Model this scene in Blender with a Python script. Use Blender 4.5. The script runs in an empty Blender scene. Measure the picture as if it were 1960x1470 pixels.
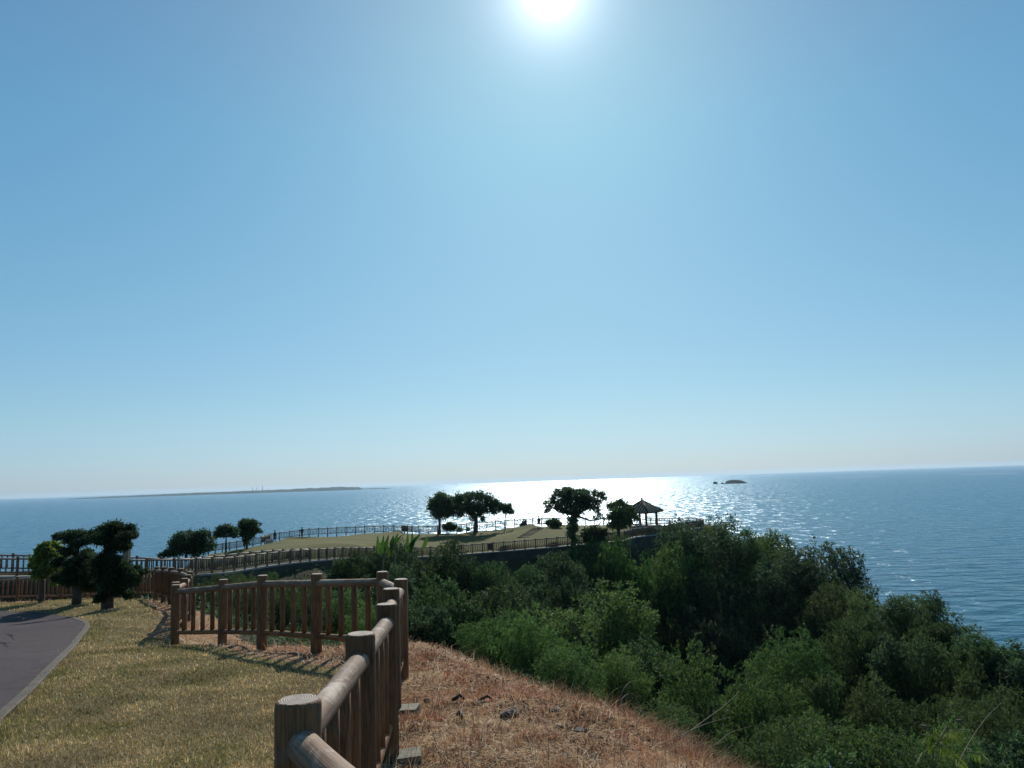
import bpy, bmesh, math, random
import numpy as np
from mathutils import Vector, Matrix
random.seed(7)
RNG = np.random.default_rng(11)
R = math.radians

# ------------------------------------------------------------------ camera, sky, sun, exposure
EYE = 45.0                      # metres above the sea
F = 1480.0                      # focal length in pixels of the 1960 x 1470 photograph
PITCH, ROLL = R(7.12), R(1.9)
SC = bpy.context.scene
COL = SC.collection
fwd = Vector((0, math.cos(PITCH), math.sin(PITCH)))
right0 = Vector((1, 0, 0))
up0 = right0.cross(fwd)
right = right0 * math.cos(ROLL) - up0 * math.sin(ROLL)
up = up0 * math.cos(ROLL) + right0 * math.sin(ROLL)
CAM = Vector((0, 0, EYE))
cd = bpy.data.cameras.new('camera')
cam = bpy.data.objects.new('camera', cd)
COL.objects.link(cam)
m = Matrix((right, up, -fwd)).transposed().to_4x4()
m.translation = CAM
cam.matrix_world = m
cd.sensor_width = 36.0
cd.lens = 36.0 * F / 1960.0
cd.clip_start, cd.clip_end = 0.05, 120000
SC.camera = cam


def ray(px, py):
    return fwd + right * ((px - 980) / F) - up * ((py - 735) / F)


def at(px, py, d):
    v = ray(px, py)
    return CAM + v * (d / v.y)


sun_dir = ray(1052, -20).normalized()
SUN_EL = math.asin(sun_dir.z)
SUN_AZ = math.atan2(sun_dir.x, sun_dir.y)

world = bpy.data.worlds.new('World')
SC.world = world
world.use_nodes = True
wn, wl = world.node_tree.nodes, world.node_tree.links
for n in list(wn):
    wn.remove(n)


def wnode(t, **kw):
    n = wn.new(t)
    for k, v in kw.items():
        setattr(n, k, v)
    return n


sky = wnode('ShaderNodeTexSky', sky_type='NISHITA', sun_disc=False, sun_elevation=SUN_EL, sun_rotation=SUN_AZ,
            altitude=45, air_density=1.0, dust_density=0.5, ozone_density=3.0)
# exposure response of the blue: a gentle gamma keeps the bright half of the sky from washing out
hsv = wnode('ShaderNodeHueSaturation')
hsv.inputs['Saturation'].default_value = 1.25
gam = wnode('ShaderNodeGamma')
gam.inputs[1].default_value = 0.6
bg = wnode('ShaderNodeBackground')
bg.inputs[1].default_value = 0.14
# bright aureole of the air round the sun
geo = wnode('ShaderNodeNewGeometry')
dot = wnode('ShaderNodeVectorMath', operation='DOT_PRODUCT')
dot.inputs[1].default_value = (-sun_dir.x, -sun_dir.y, -sun_dir.z)
ac = wnode('ShaderNodeMath', operation='ARCCOSINE')
wl.new(geo.outputs['Incoming'], dot.inputs[0])
wl.new(dot.outputs['Value'], ac.inputs[0])


def lobe(width, amp, power):
    a = wnode('ShaderNodeMath', operation='DIVIDE')
    wl.new(ac.outputs[0], a.inputs[0]); a.inputs[1].default_value = R(width)
    b = wnode('ShaderNodeMath', operation='POWER')
    wl.new(a.outputs[0], b.inputs[0]); b.inputs[1].default_value = power
    c = wnode('ShaderNodeMath', operation='MULTIPLY')
    wl.new(b.outputs[0], c.inputs[0]); c.inputs[1].default_value = -1
    e = wnode('ShaderNodeMath', operation='EXPONENT')
    wl.new(c.outputs[0], e.inputs[0])
    f = wnode('ShaderNodeMath', operation='MULTIPLY')
    wl.new(e.outputs[0], f.inputs[0]); f.inputs[1].default_value = amp
    return f


l1, l2, l3 = lobe(0.7, 30, 1.5), lobe(2.6, 7.0, 1.45), lobe(9, 0.1, 1.2)
s1 = wnode('ShaderNodeMath', operation='ADD'); wl.new(l1.outputs[0], s1.inputs[0]); wl.new(l2.outputs[0], s1.inputs[1])
s2 = wnode('ShaderNodeMath', operation='ADD'); wl.new(s1.outputs[0], s2.inputs[0]); wl.new(l3.outputs[0], s2.inputs[1])
aure = wnode('ShaderNodeMixRGB', blend_type='MULTIPLY')
aure.inputs[0].default_value = 1
aure.inputs[1].default_value = (1.0, 0.99, 0.97, 1)
wl.new(s2.outputs[0], aure.inputs[2])
tint = wnode('ShaderNodeMixRGB', blend_type='MULTIPLY')
tint.inputs[0].default_value = 1
nrm_ = wnode('ShaderNodeSeparateXYZ')
wtc = wnode('ShaderNodeTexCoord')
wl.new(wtc.outputs['Generated'], nrm_.inputs[0])
wramp = wnode('ShaderNodeValToRGB')
wl.new(nrm_.outputs[2], wramp.inputs[0])
cr = wramp.color_ramp
SKY_RAMP = ((0.0, (0.415, 0.565, 0.84)), (0.08, (0.43, 0.60, 0.71)), (0.225, (0.413, 0.633, 0.693)), (0.41, (0.37, 0.64, 0.71)), (0.54, (0.37, 0.585, 0.672)))
cr.elements[1].position = 0.54
for p_, c_ in SKY_RAMP[1:-1]:
    cr.elements.new(p_)
for e_, (p_, c_) in zip(cr.elements, SKY_RAMP):
    e_.position, e_.color = p_, (*c_, 1)
dbl = wnode('ShaderNodeMixRGB', blend_type='MULTIPLY')
dbl.inputs[0].default_value = 1
dbl.inputs[2].default_value = (2, 2, 2, 1)
wl.new(wramp.outputs[0], dbl.inputs[1])
wl.new(dbl.outputs[0], tint.inputs[2])
addn = wnode('ShaderNodeMixRGB', blend_type='ADD')
addn.inputs[0].default_value = 1
wl.new(sky.outputs[0], gam.inputs[0])
wl.new(gam.outputs[0], hsv.inputs['Color'])
wl.new(hsv.outputs[0], tint.inputs[1])
wl.new(tint.outputs[0], addn.inputs[1])
wl.new(aure.outputs[0], addn.inputs[2])
wl.new(addn.outputs[0], bg.inputs[0])
wo = wnode('ShaderNodeOutputWorld')
wl.new(bg.outputs[0], wo.inputs[0])

sl = bpy.data.lights.new('sun', 'SUN')
sl.energy, sl.angle, sl.color = 4.8, R(0.53), (1.0, 0.95, 0.86)
sun = bpy.data.objects.new('sun', sl)
COL.objects.link(sun)
sun.rotation_euler = (-sun_dir).to_track_quat('-Z', 'Y').to_euler()
sun.location = (0, 0, 90)
SC.view_settings.view_transform = 'Standard'
SC.view_settings.look = 'None'
SC.view_settings.exposure = 0.0
SC.view_settings.gamma = 1.0
SC.view_settings.use_curve_mapping = False
SC.cycles.volume_bounces = 0
SC.cycles.max_bounces = 8
SC.cycles.transparent_max_bounces = 8
SC.cycles.sample_clamp_indirect = 0.5
SC.cycles.use_denoising = True

# ------------------------------------------------------------------ materials


class Mat:
    def __init__(self, name):
        self.m = bpy.data.materials.new(name)
        self.m.use_nodes = True
        self.n, self.l = self.m.node_tree.nodes, self.m.node_tree.links
        self.b = self.n['Principled BSDF']
        self.out = self.n['Material Output']

    def node(self, t, ins=None, **kw):
        x = self.n.new(t)
        for k, v in kw.items():
            setattr(x, k, v)
        for k, v in (ins or {}).items():
            if isinstance(v, bpy.types.NodeSocket):
                self.l.new(v, x.inputs[k])
            else:
                x.inputs[k].default_value = v
        return x

    def coords(self, kind='Object', scale=(1, 1, 1)):
        tc = self.node('ShaderNodeTexCoord')
        return self.node('ShaderNodeMapping', {'Vector': tc.outputs[kind], 'Scale': scale}).outputs[0]

    def pos(self, scale=(1, 1, 1)):
        g = self.node('ShaderNodeNewGeometry')
        return self.node('ShaderNodeMapping', {'Vector': g.outputs['Position'], 'Scale': scale}).outputs[0]

    def noise(self, vec, scale, detail=4, rough=0.55, dist=0):
        return self.node('ShaderNodeTexNoise', {'Vector': vec, 'Scale': scale, 'Detail': detail, 'Roughness': rough,
                                                'Distortion': dist}).outputs[0]

    def ramp(self, fac, stops):
        r = self.node('ShaderNodeValToRGB', {'Fac': fac})
        e = r.color_ramp.elements
        while len(e) < len(stops):
            e.new(0.5)
        for q, (p, c) in zip(e, stops):
            q.position = p
            q.color = (*c, 1) if len(c) == 3 else c
        return r.outputs[0]

    def mix(self, fac, a, b, mode='MIX'):
        return self.node('ShaderNodeMixRGB', {0: fac, 1: a, 2: b}, blend_type=mode).outputs[0]

    def math(self, op, a, b=0.0):
        return self.node('ShaderNodeMath', {0: a, 1: b}, operation=op).outputs[0]

    def set(self, **kw):
        for k, v in kw.items():
            k = k.replace('_', ' ')
            if isinstance(v, bpy.types.NodeSocket):
                self.l.new(v, self.b.inputs[k])
            else:
                self.b.inputs[k].default_value = v
        return self

    def bump(self, h, strength=0.4, dist=0.02):
        b = self.node('ShaderNodeBump', {'Height': h, 'Strength': strength, 'Distance': dist})
        self.l.new(b.outputs[0], self.b.inputs['Normal'])
        return self


def c4(*c):
    return (*c, 1.0)


def mat_log(name, dark, light, pale, pale_at):
    """moulded log: grain along the local Z axis, worn pale paint on the upward side"""
    M = Mat(name)
    v = M.coords('Object')
    vg = M.coords('Object', (1, 1, 0.06))
    inf = M.node('ShaderNodeObjectInfo')
    off = M.node('ShaderNodeVectorMath', {0: vg, 1: inf.outputs['Location']}, operation='ADD').outputs[0]
    g1 = M.noise(off, 95, 3, 0.6)
    g2 = M.noise(off, 22, 3, 0.6)
    base = M.mix(M.ramp(g1, [(0.35, (0, 0, 0)), (0.68, (1, 1, 1))]), c4(*dark), c4(*light))
    base = M.mix(M.ramp(g2, [(0.42, (0, 0, 0)), (0.8, (0.55, 0.55, 0.55))]), base, c4(*[x * 1.35 for x in light]))
    hue = M.node('ShaderNodeHueSaturation', {'Color': base, 'Value': M.math('ADD', M.math('MULTIPLY', inf.outputs['Random'], 0.35), 0.82)}).outputs[0]
    wv = M.node('ShaderNodeVectorMath', {0: v, 1: inf.outputs['Location']}, operation='ADD').outputs[0]
    wear = M.noise(wv, 7, 7, 0.72, 0.6)
    lich = M.noise(wv, 13, 7, 0.75, 0.4)
    hue = M.mix(M.ramp(lich, [(0.56, (0, 0, 0)), (0.66, (0.5, 0.5, 0.5))]), hue, c4(*[0.5 * x + 0.02 for x in pale]))
    damp = M.noise(M.node('ShaderNodeVectorMath', {0: wv, 1: (1, 1, 0.35)}, operation='MULTIPLY').outputs[0], 5, 5, 0.7)
    hue = M.mix(M.ramp(damp, [(0.5, (0, 0, 0)), (0.68, (0.6, 0.6, 0.6))]), hue, c4(*[x * 0.6 for x in dark]))
    gN = M.node('ShaderNodeNewGeometry')
    nz = M.node('ShaderNodeSeparateXYZ', {0: gN.outputs['Normal']}).outputs[2]
    msk = M.math('MULTIPLY', M.ramp(nz, [(0.15, (0, 0, 0)), (0.75, (1, 1, 1))]), M.ramp(wear, [(pale_at, (0, 0, 0)), (pale_at + 0.16, (1, 1, 1))]))
    M.set(Base_Color=M.mix(msk, hue, c4(*pale)), Roughness=0.72)
    M.b.inputs['Specular IOR Level'].default_value = 0.22
    M.bump(M.math('ADD', M.math('MULTIPLY', g1, 0.6), M.math('ADD', g2, M.math('MULTIPLY', wear, 0.5))), 0.6, 0.006)
    return M.m


M_POST = mat_log('log_post', (0.080, 0.037, 0.016), (0.21, 0.105, 0.046), (0.24, 0.19, 0.16), 0.62)
M_RAIL = mat_log('log_rail', (0.108, 0.062, 0.038), (0.235, 0.148, 0.095), (0.44, 0.37, 0.30), 0.5)
M_BAL = mat_log('log_baluster', (0.086, 0.039, 0.017), (0.22, 0.108, 0.047), (0.24, 0.19, 0.16), 0.7)
Mm = Mat('log_end_grain')
v = Mm.coords('Object')
vn = Mm.noise(v, 9, 3)
vd = Mm.node('ShaderNodeMixRGB', {0: 0.02, 1: v, 2: Mm.node('ShaderNodeTexNoise', {'Vector': v, 'Scale': 18.0}).outputs[1]}).outputs[0]
sx = Mm.node('ShaderNodeSeparateXYZ', {0: vd})
rr = Mm.math('POWER', Mm.math('ADD', Mm.math('POWER', sx.outputs[0], 2.0), Mm.math('POWER', sx.outputs[1], 2.0)), 0.5)
rings = Mm.math('SINE', Mm.math('MULTIPLY', rr, 760.0))
rc = Mm.ramp(rings, [(0.35, (0.15, 0.105, 0.075)), (0.62, (0.29, 0.225, 0.175))])
Mm.set(Base_Color=Mm.mix(Mm.ramp(vn, [(0.45, (0, 0, 0)), (0.7, (0.7, 0.7, 0.7))]), rc, c4(0.31, 0.26, 0.215)), Roughness=0.7)
Mm.bump(rings, 0.4, 0.003)
M_END = Mm.m

Mm = Mat('far_fence_wood')
inf = Mm.node('ShaderNodeObjectInfo')
Mm.set(Base_Color=Mm.mix(inf.outputs['Random'], c4(0.10, 0.056, 0.033), c4(0.175, 0.108, 0.066)), Roughness=0.7)
M_FAR = Mm.m
Mm = Mat('far_rail_wood')
v = Mm.pos()
Mm.set(Base_Color=Mm.mix(Mm.noise(v, 3, 4), c4(0.15, 0.095, 0.065), c4(0.34, 0.27, 0.21)), Roughness=0.7)
M_FARRAIL = Mm.m


def mat_simple(name, col, col2=None, scale=4.0, rough=0.8, bump=0.3, dist=0.01, detail=6, spec=0.3):
    M = Mat(name)
    v = M.pos()
    n = M.noise(v, scale, detail, 0.6)
    M.set(Base_Color=M.mix(M.ramp(n, [(0.3, (0, 0, 0)), (0.7, (1, 1, 1))]), c4(*col), c4(*(col2 or [x * 0.7 for x in col]))), Roughness=rough)
    M.b.inputs['Specular IOR Level'].default_value = spec
    if bump:
        M.bump(n, bump, dist)
    return M.m


M_CONC = mat_simple('concrete', (0.33, 0.31, 0.28), (0.22, 0.21, 0.19), 5)
M_FOOT = mat_simple('mossy_concrete', (0.20, 0.185, 0.14), (0.09, 0.088, 0.06), 16, bump=0.8)
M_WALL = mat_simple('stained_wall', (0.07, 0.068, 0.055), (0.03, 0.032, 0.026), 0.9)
M_KERB = mat_simple('kerb_concrete', (0.10, 0.08, 0.058), (0.05, 0.042, 0.03), 5)
M_STONE = mat_simple('stone', (0.10, 0.082, 0.068), (0.04, 0.034, 0.03), 12, bump=0.8, dist=0.03)
M_CHAR = mat_simple('charred_wood', (0.035, 0.028, 0.024), (0.07, 0.055, 0.045), 25)
M_BARK = mat_simple('bark', (0.11, 0.085, 0.065), (0.055, 0.042, 0.034), 9, bump=0.7, dist=0.03)
M_PILLAR = mat_simple('weathered_timber', (0.25, 0.21, 0.16), (0.17, 0.14, 0.11), 3)
M_SOIL = mat_simple('soil', (0.05, 0.042, 0.028), (0.03, 0.035, 0.018), 1.2, rough=0.95)
M_TILE = mat_simple('red_tile', (0.13, 0.055, 0.04), (0.09, 0.04, 0.03), 6)
M_MORTAR_LIT = mat_simple('sunlit_mortar', (0.52, 0.42, 0.30), (0.36, 0.28, 0.2), 8)  # pale mortar, with sunlit highlights of the tile rows put into its colour
M_WOODP = mat_simple('pavilion_wood', (0.13, 0.062, 0.042), (0.09, 0.045, 0.032), 6)
M_ISLE = mat_simple('island_green', (0.035, 0.06, 0.035), (0.025, 0.04, 0.025), 0.01, rough=1.0, bump=0, spec=0.0)
M_ISLER = mat_simple('islet_rock', (0.04, 0.045, 0.04), (0.025, 0.03, 0.028), 0.08, rough=1.0, bump=0, spec=0.0)
M_BIRD = mat_simple('feathers', (0.05, 0.045, 0.04), None, 30, bump=0)
M_FOAM_GLINT = mat_simple('foam_or_glint', (0.75, 0.78, 0.8), (0.6, 0.65, 0.68), 0.2, bump=0)

# asphalt
Mm = Mat('asphalt')
v = Mm.pos()
big = Mm.noise(v, 0.5, 5, 0.6)
fine = Mm.noise(v, 45, 6, 0.8)
vor = Mm.node('ShaderNodeTexVoronoi', {'Vector': v, 'Scale': 160.0}).outputs[0]
colr = Mm.mix(Mm.ramp(big, [(0.3, (0, 0, 0)), (0.7, (1, 1, 1))]), c4(0.040, 0.029, 0.032), c4(0.056, 0.043, 0.046))
colr = Mm.mix(Mm.ramp(fine, [(0.38, (0, 0, 0)), (0.68, (1, 1, 1))]), colr, c4(0.108, 0.086, 0.09))
stn = Mm.noise(v, 1.7, 7, 0.75, 1.0)
colr = Mm.mix(Mm.ramp(stn, [(0.5, (0, 0, 0)), (0.62, (0.55, 0.55, 0.55))]), colr, c4(0.04, 0.034, 0.034))
Mm.set(Base_Color=colr, Roughness=0.8)
Mm.b.inputs['Specular IOR Level'].default_value = 0.08
Mm.bump(Mm.math('ADD', vor, fine), 0.7, 0.006)
M_ASPH = Mm.m

# ground: the sheet carries a 'zone' colour attribute: R lawn, G dry bank, B far lawn, none = forest soil
Mm = Mat('ground')
v = Mm.pos()
zone = Mm.node('ShaderNodeVertexColor', layer_name='zone')
zs = Mm.node('ShaderNodeSeparateColor', {0: zone.outputs[0]})
n1 = Mm.noise(v, 0.55, 5, 0.6)
n2 = Mm.noise(v, 9, 6, 0.7)
n3 = Mm.noise(v, 60, 3, 0.7)
edge = Mm.math('MULTIPLY', Mm.math('SUBTRACT', n2, 0.5), 0.7)


def thr(s):
    return Mm.ramp(Mm.math('ADD', s, edge), [(0.42, (0, 0, 0)), (0.58, (1, 1, 1))])


lawn = Mm.mix(Mm.ramp(n1, [(0.35, (0, 0, 0)), (0.65, (1, 1, 1))]), c4(0.20, 0.15, 0.075), c4(0.15, 0.135, 0.055))
lawn = Mm.mix(Mm.ramp(n3, [(0.35, (0, 0, 0)), (0.7, (0.6, 0.6, 0.6))]), lawn, c4(0.10, 0.085, 0.04))
dry = Mm.mix(Mm.ramp(n1, [(0.38, (0, 0, 0)), (0.62, (1, 1, 1))]), c4(0.36, 0.22, 0.115), c4(0.26, 0.13, 0.07))
dry = Mm.mix(Mm.ramp(n2, [(0.4, (0, 0, 0)), (0.75, (0.8, 0.8, 0.8))]), dry, c4(0.13, 0.082, 0.055))
farl = Mm.mix(Mm.ramp(Mm.noise(v, 0.16, 5, 0.6), [(0.38, (0, 0, 0)), (0.62, (1, 1, 1))]), c4(0.135, 0.128, 0.045), c4(0.088, 0.094, 0.034))
farl = Mm.mix(Mm.ramp(Mm.noise(v, 3, 5, 0.7), [(0.4, (0, 0, 0)), (0.7, (0.5, 0.5, 0.5))]), farl, c4(0.10, 0.085, 0.035))
soil = Mm.mix(n2, c4(0.035, 0.04, 0.02), c4(0.055, 0.045, 0.03))
cc = Mm.mix(thr(zs.outputs[2]), soil, farl)
cc = Mm.mix(thr(zs.outputs[1]), cc, dry)
cc = Mm.mix(thr(zs.outputs[0]), cc, lawn)
Mm.set(Base_Color=cc, Roughness=0.95)
Mm.b.inputs['Specular IOR Level'].default_value = 0.1
Mm.bump(Mm.math('ADD', n2, Mm.math('MULTIPLY', n3, 0.4)), 0.9, 0.06)
M_GROUND = Mm.m


def mat_leaf(name, trans=0.35, rough=0.55, sat=1.0, spec=0.35, vary=False):
    """leaf colour comes from the 'leaf' attribute of each leaf; light passes through the blade"""
    M = Mat(name)
    a = M.node('ShaderNodeVertexColor', layer_name='leaf').outputs[0]
    rnd_ = M.node('ShaderNodeObjectInfo').outputs['Random']
    if vary:
        a = M.node('ShaderNodeHueSaturation', {'Color': a, 'Hue': M.math('ADD', M.math('MULTIPLY', rnd_, 0.03), 0.487), 'Saturation': 1.0,
                                               'Value': M.math('ADD', M.math('MULTIPLY', M.math('FRACT', M.math('MULTIPLY', rnd_, 7.3)), 0.65), 0.7)}).outputs[0]
    M.set(Base_Color=a, Roughness=rough)
    M.b.inputs['Specular IOR Level'].default_value = spec
    hs = M.node('ShaderNodeHueSaturation', {'Color': a, 'Hue': 0.485, 'Saturation': 1.15, 'Value': 1.25}).outputs[0]
    t = M.node('ShaderNodeBsdfTranslucent', {'Color': hs})
    mx = M.node('ShaderNodeMixShader', {0: trans, 1: M.b.outputs[0], 2: t.outputs[0]})
    M.l.new(mx.outputs[0], M.out.inputs[0])
    return M.m


M_LEAF = mat_leaf('leaf', 0.4, 0.65, spec=0.12, vary=True)
M_BLADE = mat_leaf('grass_blade', 0.35, 0.8, spec=0.1)
M_STRAW = mat_leaf('straw', 0.22, 0.85, spec=0.06)

# sea
SEA_R = (0.20, 0.53, 0.22)      # calm and gusty roughness, height of the larger waves
Mm = Mat('sea')
v = Mm.pos()
v2 = Mm.pos((1.0, 1.7, 1.0))
w1 = Mm.noise(v2, 0.07, 4, 0.5, 0.4)
w2 = Mm.noise(v, 0.35, 4, 0.55, 0.2)
hgt = Mm.math('ADD', Mm.math('MULTIPLY', w1, 8.0), Mm.math('MULTIPLY', w2, 1.2))
patch = Mm.noise(Mm.pos((1, 1.6, 1)), 0.0028, 5, 0.55)
# wind roughens the water unevenly, from gust patches down to single waves
gust = Mm.noise(Mm.pos((1.0, 0.45, 1)), 0.09, 11, 0.84, 0.2)
rgh = Mm.node('ShaderNodeMapRange', {'Value': gust, 'From Min': 0.42, 'From Max': 0.62, 'To Min': SEA_R[0], 'To Max': SEA_R[1]}).outputs[0]
seacol = Mm.mix(Mm.ramp(patch, [(0.4, (0, 0, 0)), (0.62, (1, 1, 1))]), c4(0.006, 0.052, 0.084), c4(0.010, 0.078, 0.108))
sb = Mm.node('ShaderNodeBump', {'Height': hgt, 'Strength': 1.0, 'Distance': SEA_R[2]}).outputs[0]
fr = Mm.node('ShaderNodeFresnel', {'IOR': 1.33, 'Normal': sb}).outputs[0]
df = Mm.node('ShaderNodeBsdfDiffuse', {'Color': seacol, 'Normal': sb})
gl = Mm.node('ShaderNodeBsdfAnisotropic', {'Color': c4(0.64, 0.74, 0.80), 'Roughness': rgh, 'Normal': sb}, distribution='BECKMANN')
mx = Mm.node('ShaderNodeMixShader', {0: fr, 1: df.outputs[0], 2: gl.outputs[0]})
Mm.l.new(mx.outputs[0], Mm.out.inputs[0])
M_SEA = Mm.m


# ------------------------------------------------------------------ mesh helpers
def tag(o, label=None, cat=None, group=None, kind=None):
    for k, val in (('label', label), ('category', cat), ('group', group), ('kind', kind)):
        if val:
            o[k] = val
    return o


def link(name, me, parent=None, loc=None):
    o = bpy.data.objects.new(name, me)
    COL.objects.link(o)
    if parent is not None:
        o.parent = parent
    if loc is not None:
        o.location = loc
    return o


def empty(name, loc, rz=0.0):
    o = bpy.data.objects.new(name, None)
    COL.objects.link(o)
    o.empty_display_size = 0.3
    o.location = loc
    o.rotation_euler = (0, 0, rz)
    return o


def mesh_np(name, V, Fc, mat, smooth=True, col=None, colname='leaf'):
    """V (n,3); Fc (m,k) index array with k corners each; col per vertex (n,3)"""
    V = np.ascontiguousarray(V, np.float32)
    Fc = np.ascontiguousarray(Fc, np.int32)
    me = bpy.data.meshes.new(name)
    k = Fc.shape[1]
    me.vertices.add(len(V))
    me.vertices.foreach_set('co', V.ravel())
    me.loops.add(Fc.size)
    me.loops.foreach_set('vertex_index', Fc.ravel())
    me.polygons.add(len(Fc))
    me.polygons.foreach_set('loop_start', np.arange(0, Fc.size, k, dtype=np.int32))
    me.polygons.foreach_set('use_smooth', np.full(len(Fc), smooth))
    if col is not None:
        a = me.color_attributes.new(colname, 'FLOAT_COLOR', 'POINT')
        c = np.ones((len(V), 4), np.float32)
        c[:, :3] = col
        a.data.foreach_set('color', c.ravel())
    if mat:
        me.materials.append(mat)
    me.update(calc_edges=True)
    return me


class MB:
    """collects verts and faces of one mesh"""
    def __init__(self):
        self.v, self.f, self.mi = [], [], []

    def add(self, vs, fs, mi=0):
        o = len(self.v)
        self.v += [tuple(p) for p in vs]
        self.f += [tuple(i + o for i in q) for q in fs]
        self.mi += [mi] * len(fs)

    def box(self, cx, cy, cz, sx, sy, sz, mi=0, rz=0.0, top=1.0):
        c, s = math.cos(rz), math.sin(rz)
        vs = []
        for z, k in ((-1, 1), (1, top)):
            for x, y in ((-1, -1), (1, -1), (1, 1), (-1, 1)):
                X, Y = x * sx / 2 * k, y * sy / 2 * k
                vs.append((cx + X * c - Y * s, cy + X * s + Y * c, cz + z * sz / 2))
        self.add(vs, [(3, 2, 1, 0), (4, 5, 6, 7), (0, 1, 5, 4), (1, 2, 6, 5), (2, 3, 7, 6), (3, 0, 4, 7)], mi)

    def tube(self, pts, rad, seg=8, cap=True, mi=0, wob=0.0):
        pts = [Vector(p) for p in pts]
        n = len(pts)
        vs, fs = [], []
        ref = Vector((0.31, 0.17, 0.93))
        for i, p in enumerate(pts):
            t = (pts[min(i + 1, n - 1)] - pts[max(i - 1, 0)]).normalized()
            if abs(t.dot(ref)) > 0.95:
                ref = Vector((1, 0.2, 0))
            a = t.cross(ref).normalized()
            b = t.cross(a)
            r = rad[i] if hasattr(rad, '__len__') else rad
            for k in range(seg):
                q = 2 * math.pi * k / seg
                rk = r * (1 + (random.uniform(-wob, wob) if wob else 0))
                vs.append(p + a * (math.cos(q) * rk) + b * (math.sin(q) * rk))
        for i in range(n - 1):
            for k in range(seg):
                k2 = (k + 1) % seg
                fs.append((i * seg + k, i * seg + k2, (i + 1) * seg + k2, (i + 1) * seg + k))
        if cap:
            fs.append(tuple(range(seg))[::-1])
            fs.append(tuple((n - 1) * seg + k for k in range(seg)))
        self.add(vs, fs, mi)

    def lathe(self, prof, seg=16, mi=0, mi_top=None, jit=None):
        vs, fs, ms = [], [], []
        for j, (r, z) in enumerate(prof):
            for k in range(seg):
                q = 2 * math.pi * k / seg
                rk = r + (jit[k] if jit is not None and r > 0.02 else 0)
                vs.append((math.cos(q) * rk, math.sin(q) * rk, z))
        n = len(prof)
        for i in range(n - 1):
            for k in range(seg):
                k2 = (k + 1) % seg
                fs.append((i * seg + k, i * seg + k2, (i + 1) * seg + k2, (i + 1) * seg + k))
        self.add(vs, fs, mi)
        o = len(self.v) - len(vs)
        self.f.append(tuple(o + (n - 1) * seg + k for k in range(seg)))
        self.mi.append(mi if mi_top is None else mi_top)
        self.f.append(tuple(o + k for k in range(seg))[::-1])
        self.mi.append(mi)

    def mesh(self, name, mats, smooth=False):
        me = bpy.data.meshes.new(name)
        me.from_pydata(self.v, [], self.f)
        for mm in (mats if isinstance(mats, (list, tuple)) else [mats]):
            me.materials.append(mm)
        me.polygons.foreach_set('material_index', self.mi)
        if smooth:
            me.polygons.foreach_set('use_smooth', [True] * len(self.f))
            for e_ in ():
                pass
        me.update()
        return me

    def build(self, name, mats, parent=None, smooth=False, loc=None):
        return link(name, self.mesh(name, mats, smooth), parent, loc)


# ------------------------------------------------------------------ fence lines (x, y, z of the post foot, relative to the eye)
def P(px, py, d):
    p = at(px, py, d)
    return (p.x, p.y, p.z - EYE)


H_POST = 1.16
FA = []
for px, py, d in [(690 - 120, 1337, 2.85), (690, 1212, 4.55), (740, 1156, 6.2), (749, 1126, 7.75), (766, 1108, 9.3),
                  (731, 1094, 10.8), (605, 1098, 11.9), (502, 1101, 13.0), (427, 1109, 14.2), (337, 1119, 15.5),
                  (336, 1114, 17.0), (353, 1107, 18.5), (360, 1100, 20.0), (364, 1094, 21.6), (346, 1088, 23.2),
                  (327, 1086, 24.6), (314, 1085, 26.0), (300, 1085, 27.5), (267, 1086, 29.0), (215, 1090, 30.4),
                  (165, 1094, 31.9), (118, 1098, 33.3), (78, 1100, 34.8), (35, 1103, 36.4), (-12, 1106, 38.0), (-60, 1110, 39.6), (-112, 1114, 41.0), (-166, 1118, 42.3), (-222, 1122, 43.5)]:
    x, y, z = P(px, py, d)
    FA.append((x, y, z - H_POST))
FA = [(0.55, 0.1, -1.78), (-0.02, 1.5, -1.86)] + FA


def spaced(knots, step):
    """points every ~step metres along a polyline of (x, y, z)"""
    K = np.array(knots)
    seg = np.linalg.norm(np.diff(K[:, :2], axis=0), axis=1)
    s = np.concatenate([[0], np.cumsum(seg)])
    n = max(1, round(s[-1] / step))
    t = np.linspace(0, s[-1], n + 1)
    return [tuple(np.interp(t, s, K[:, i])[k] for i in range(3)) for k in range(n + 1)]


def offset_line(knots, off):
    K = np.array(knots)
    t = np.gradient(K[:, :2], axis=0)
    t /= np.linalg.norm(t, axis=1)[:, None]
    out = K.copy()
    out[:, 0] += -t[:, 1] * off
    out[:, 1] += t[:, 0] * off
    return [tuple(p) for p in out]


# near side of the walkway: foot points
WK = [P(-520, 1127, 45), P(-300, 1117, 44.8), P(-80, 1104, 45.5), P(60, 1103, 47), P(160, 1104, 48.3), P(250, 1104, 49.5), P(309, 1103, 50.5), P(350, 1101.5, 51.8), P(392, 1099, 53.5), P(426, 1096.5, 56), P(460, 1092, 59),
      P(503, 1085, 62.5), P(556, 1078, 66.5), P(605, 1073.5, 71), P(640, 1070.5, 75)]
WKB = offset_line(WK, 2.6)
# headland, side nearest the camera
HD = [P(640, 1070.5, 75), P(720, 1068, 81), P(800, 1066, 88), P(875, 1061.5, 93), P(960, 1055, 92), P(1059, 1047, 91), P(1140, 1039.5, 92), P(1196, 1034, 94)]
HD2 = [P(1196, 1034, 94), P(1214, 1028, 98.5), P(1275, 1021, 104), P(1320, 1013, 110), P(1347, 1009, 114.5)]
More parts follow.
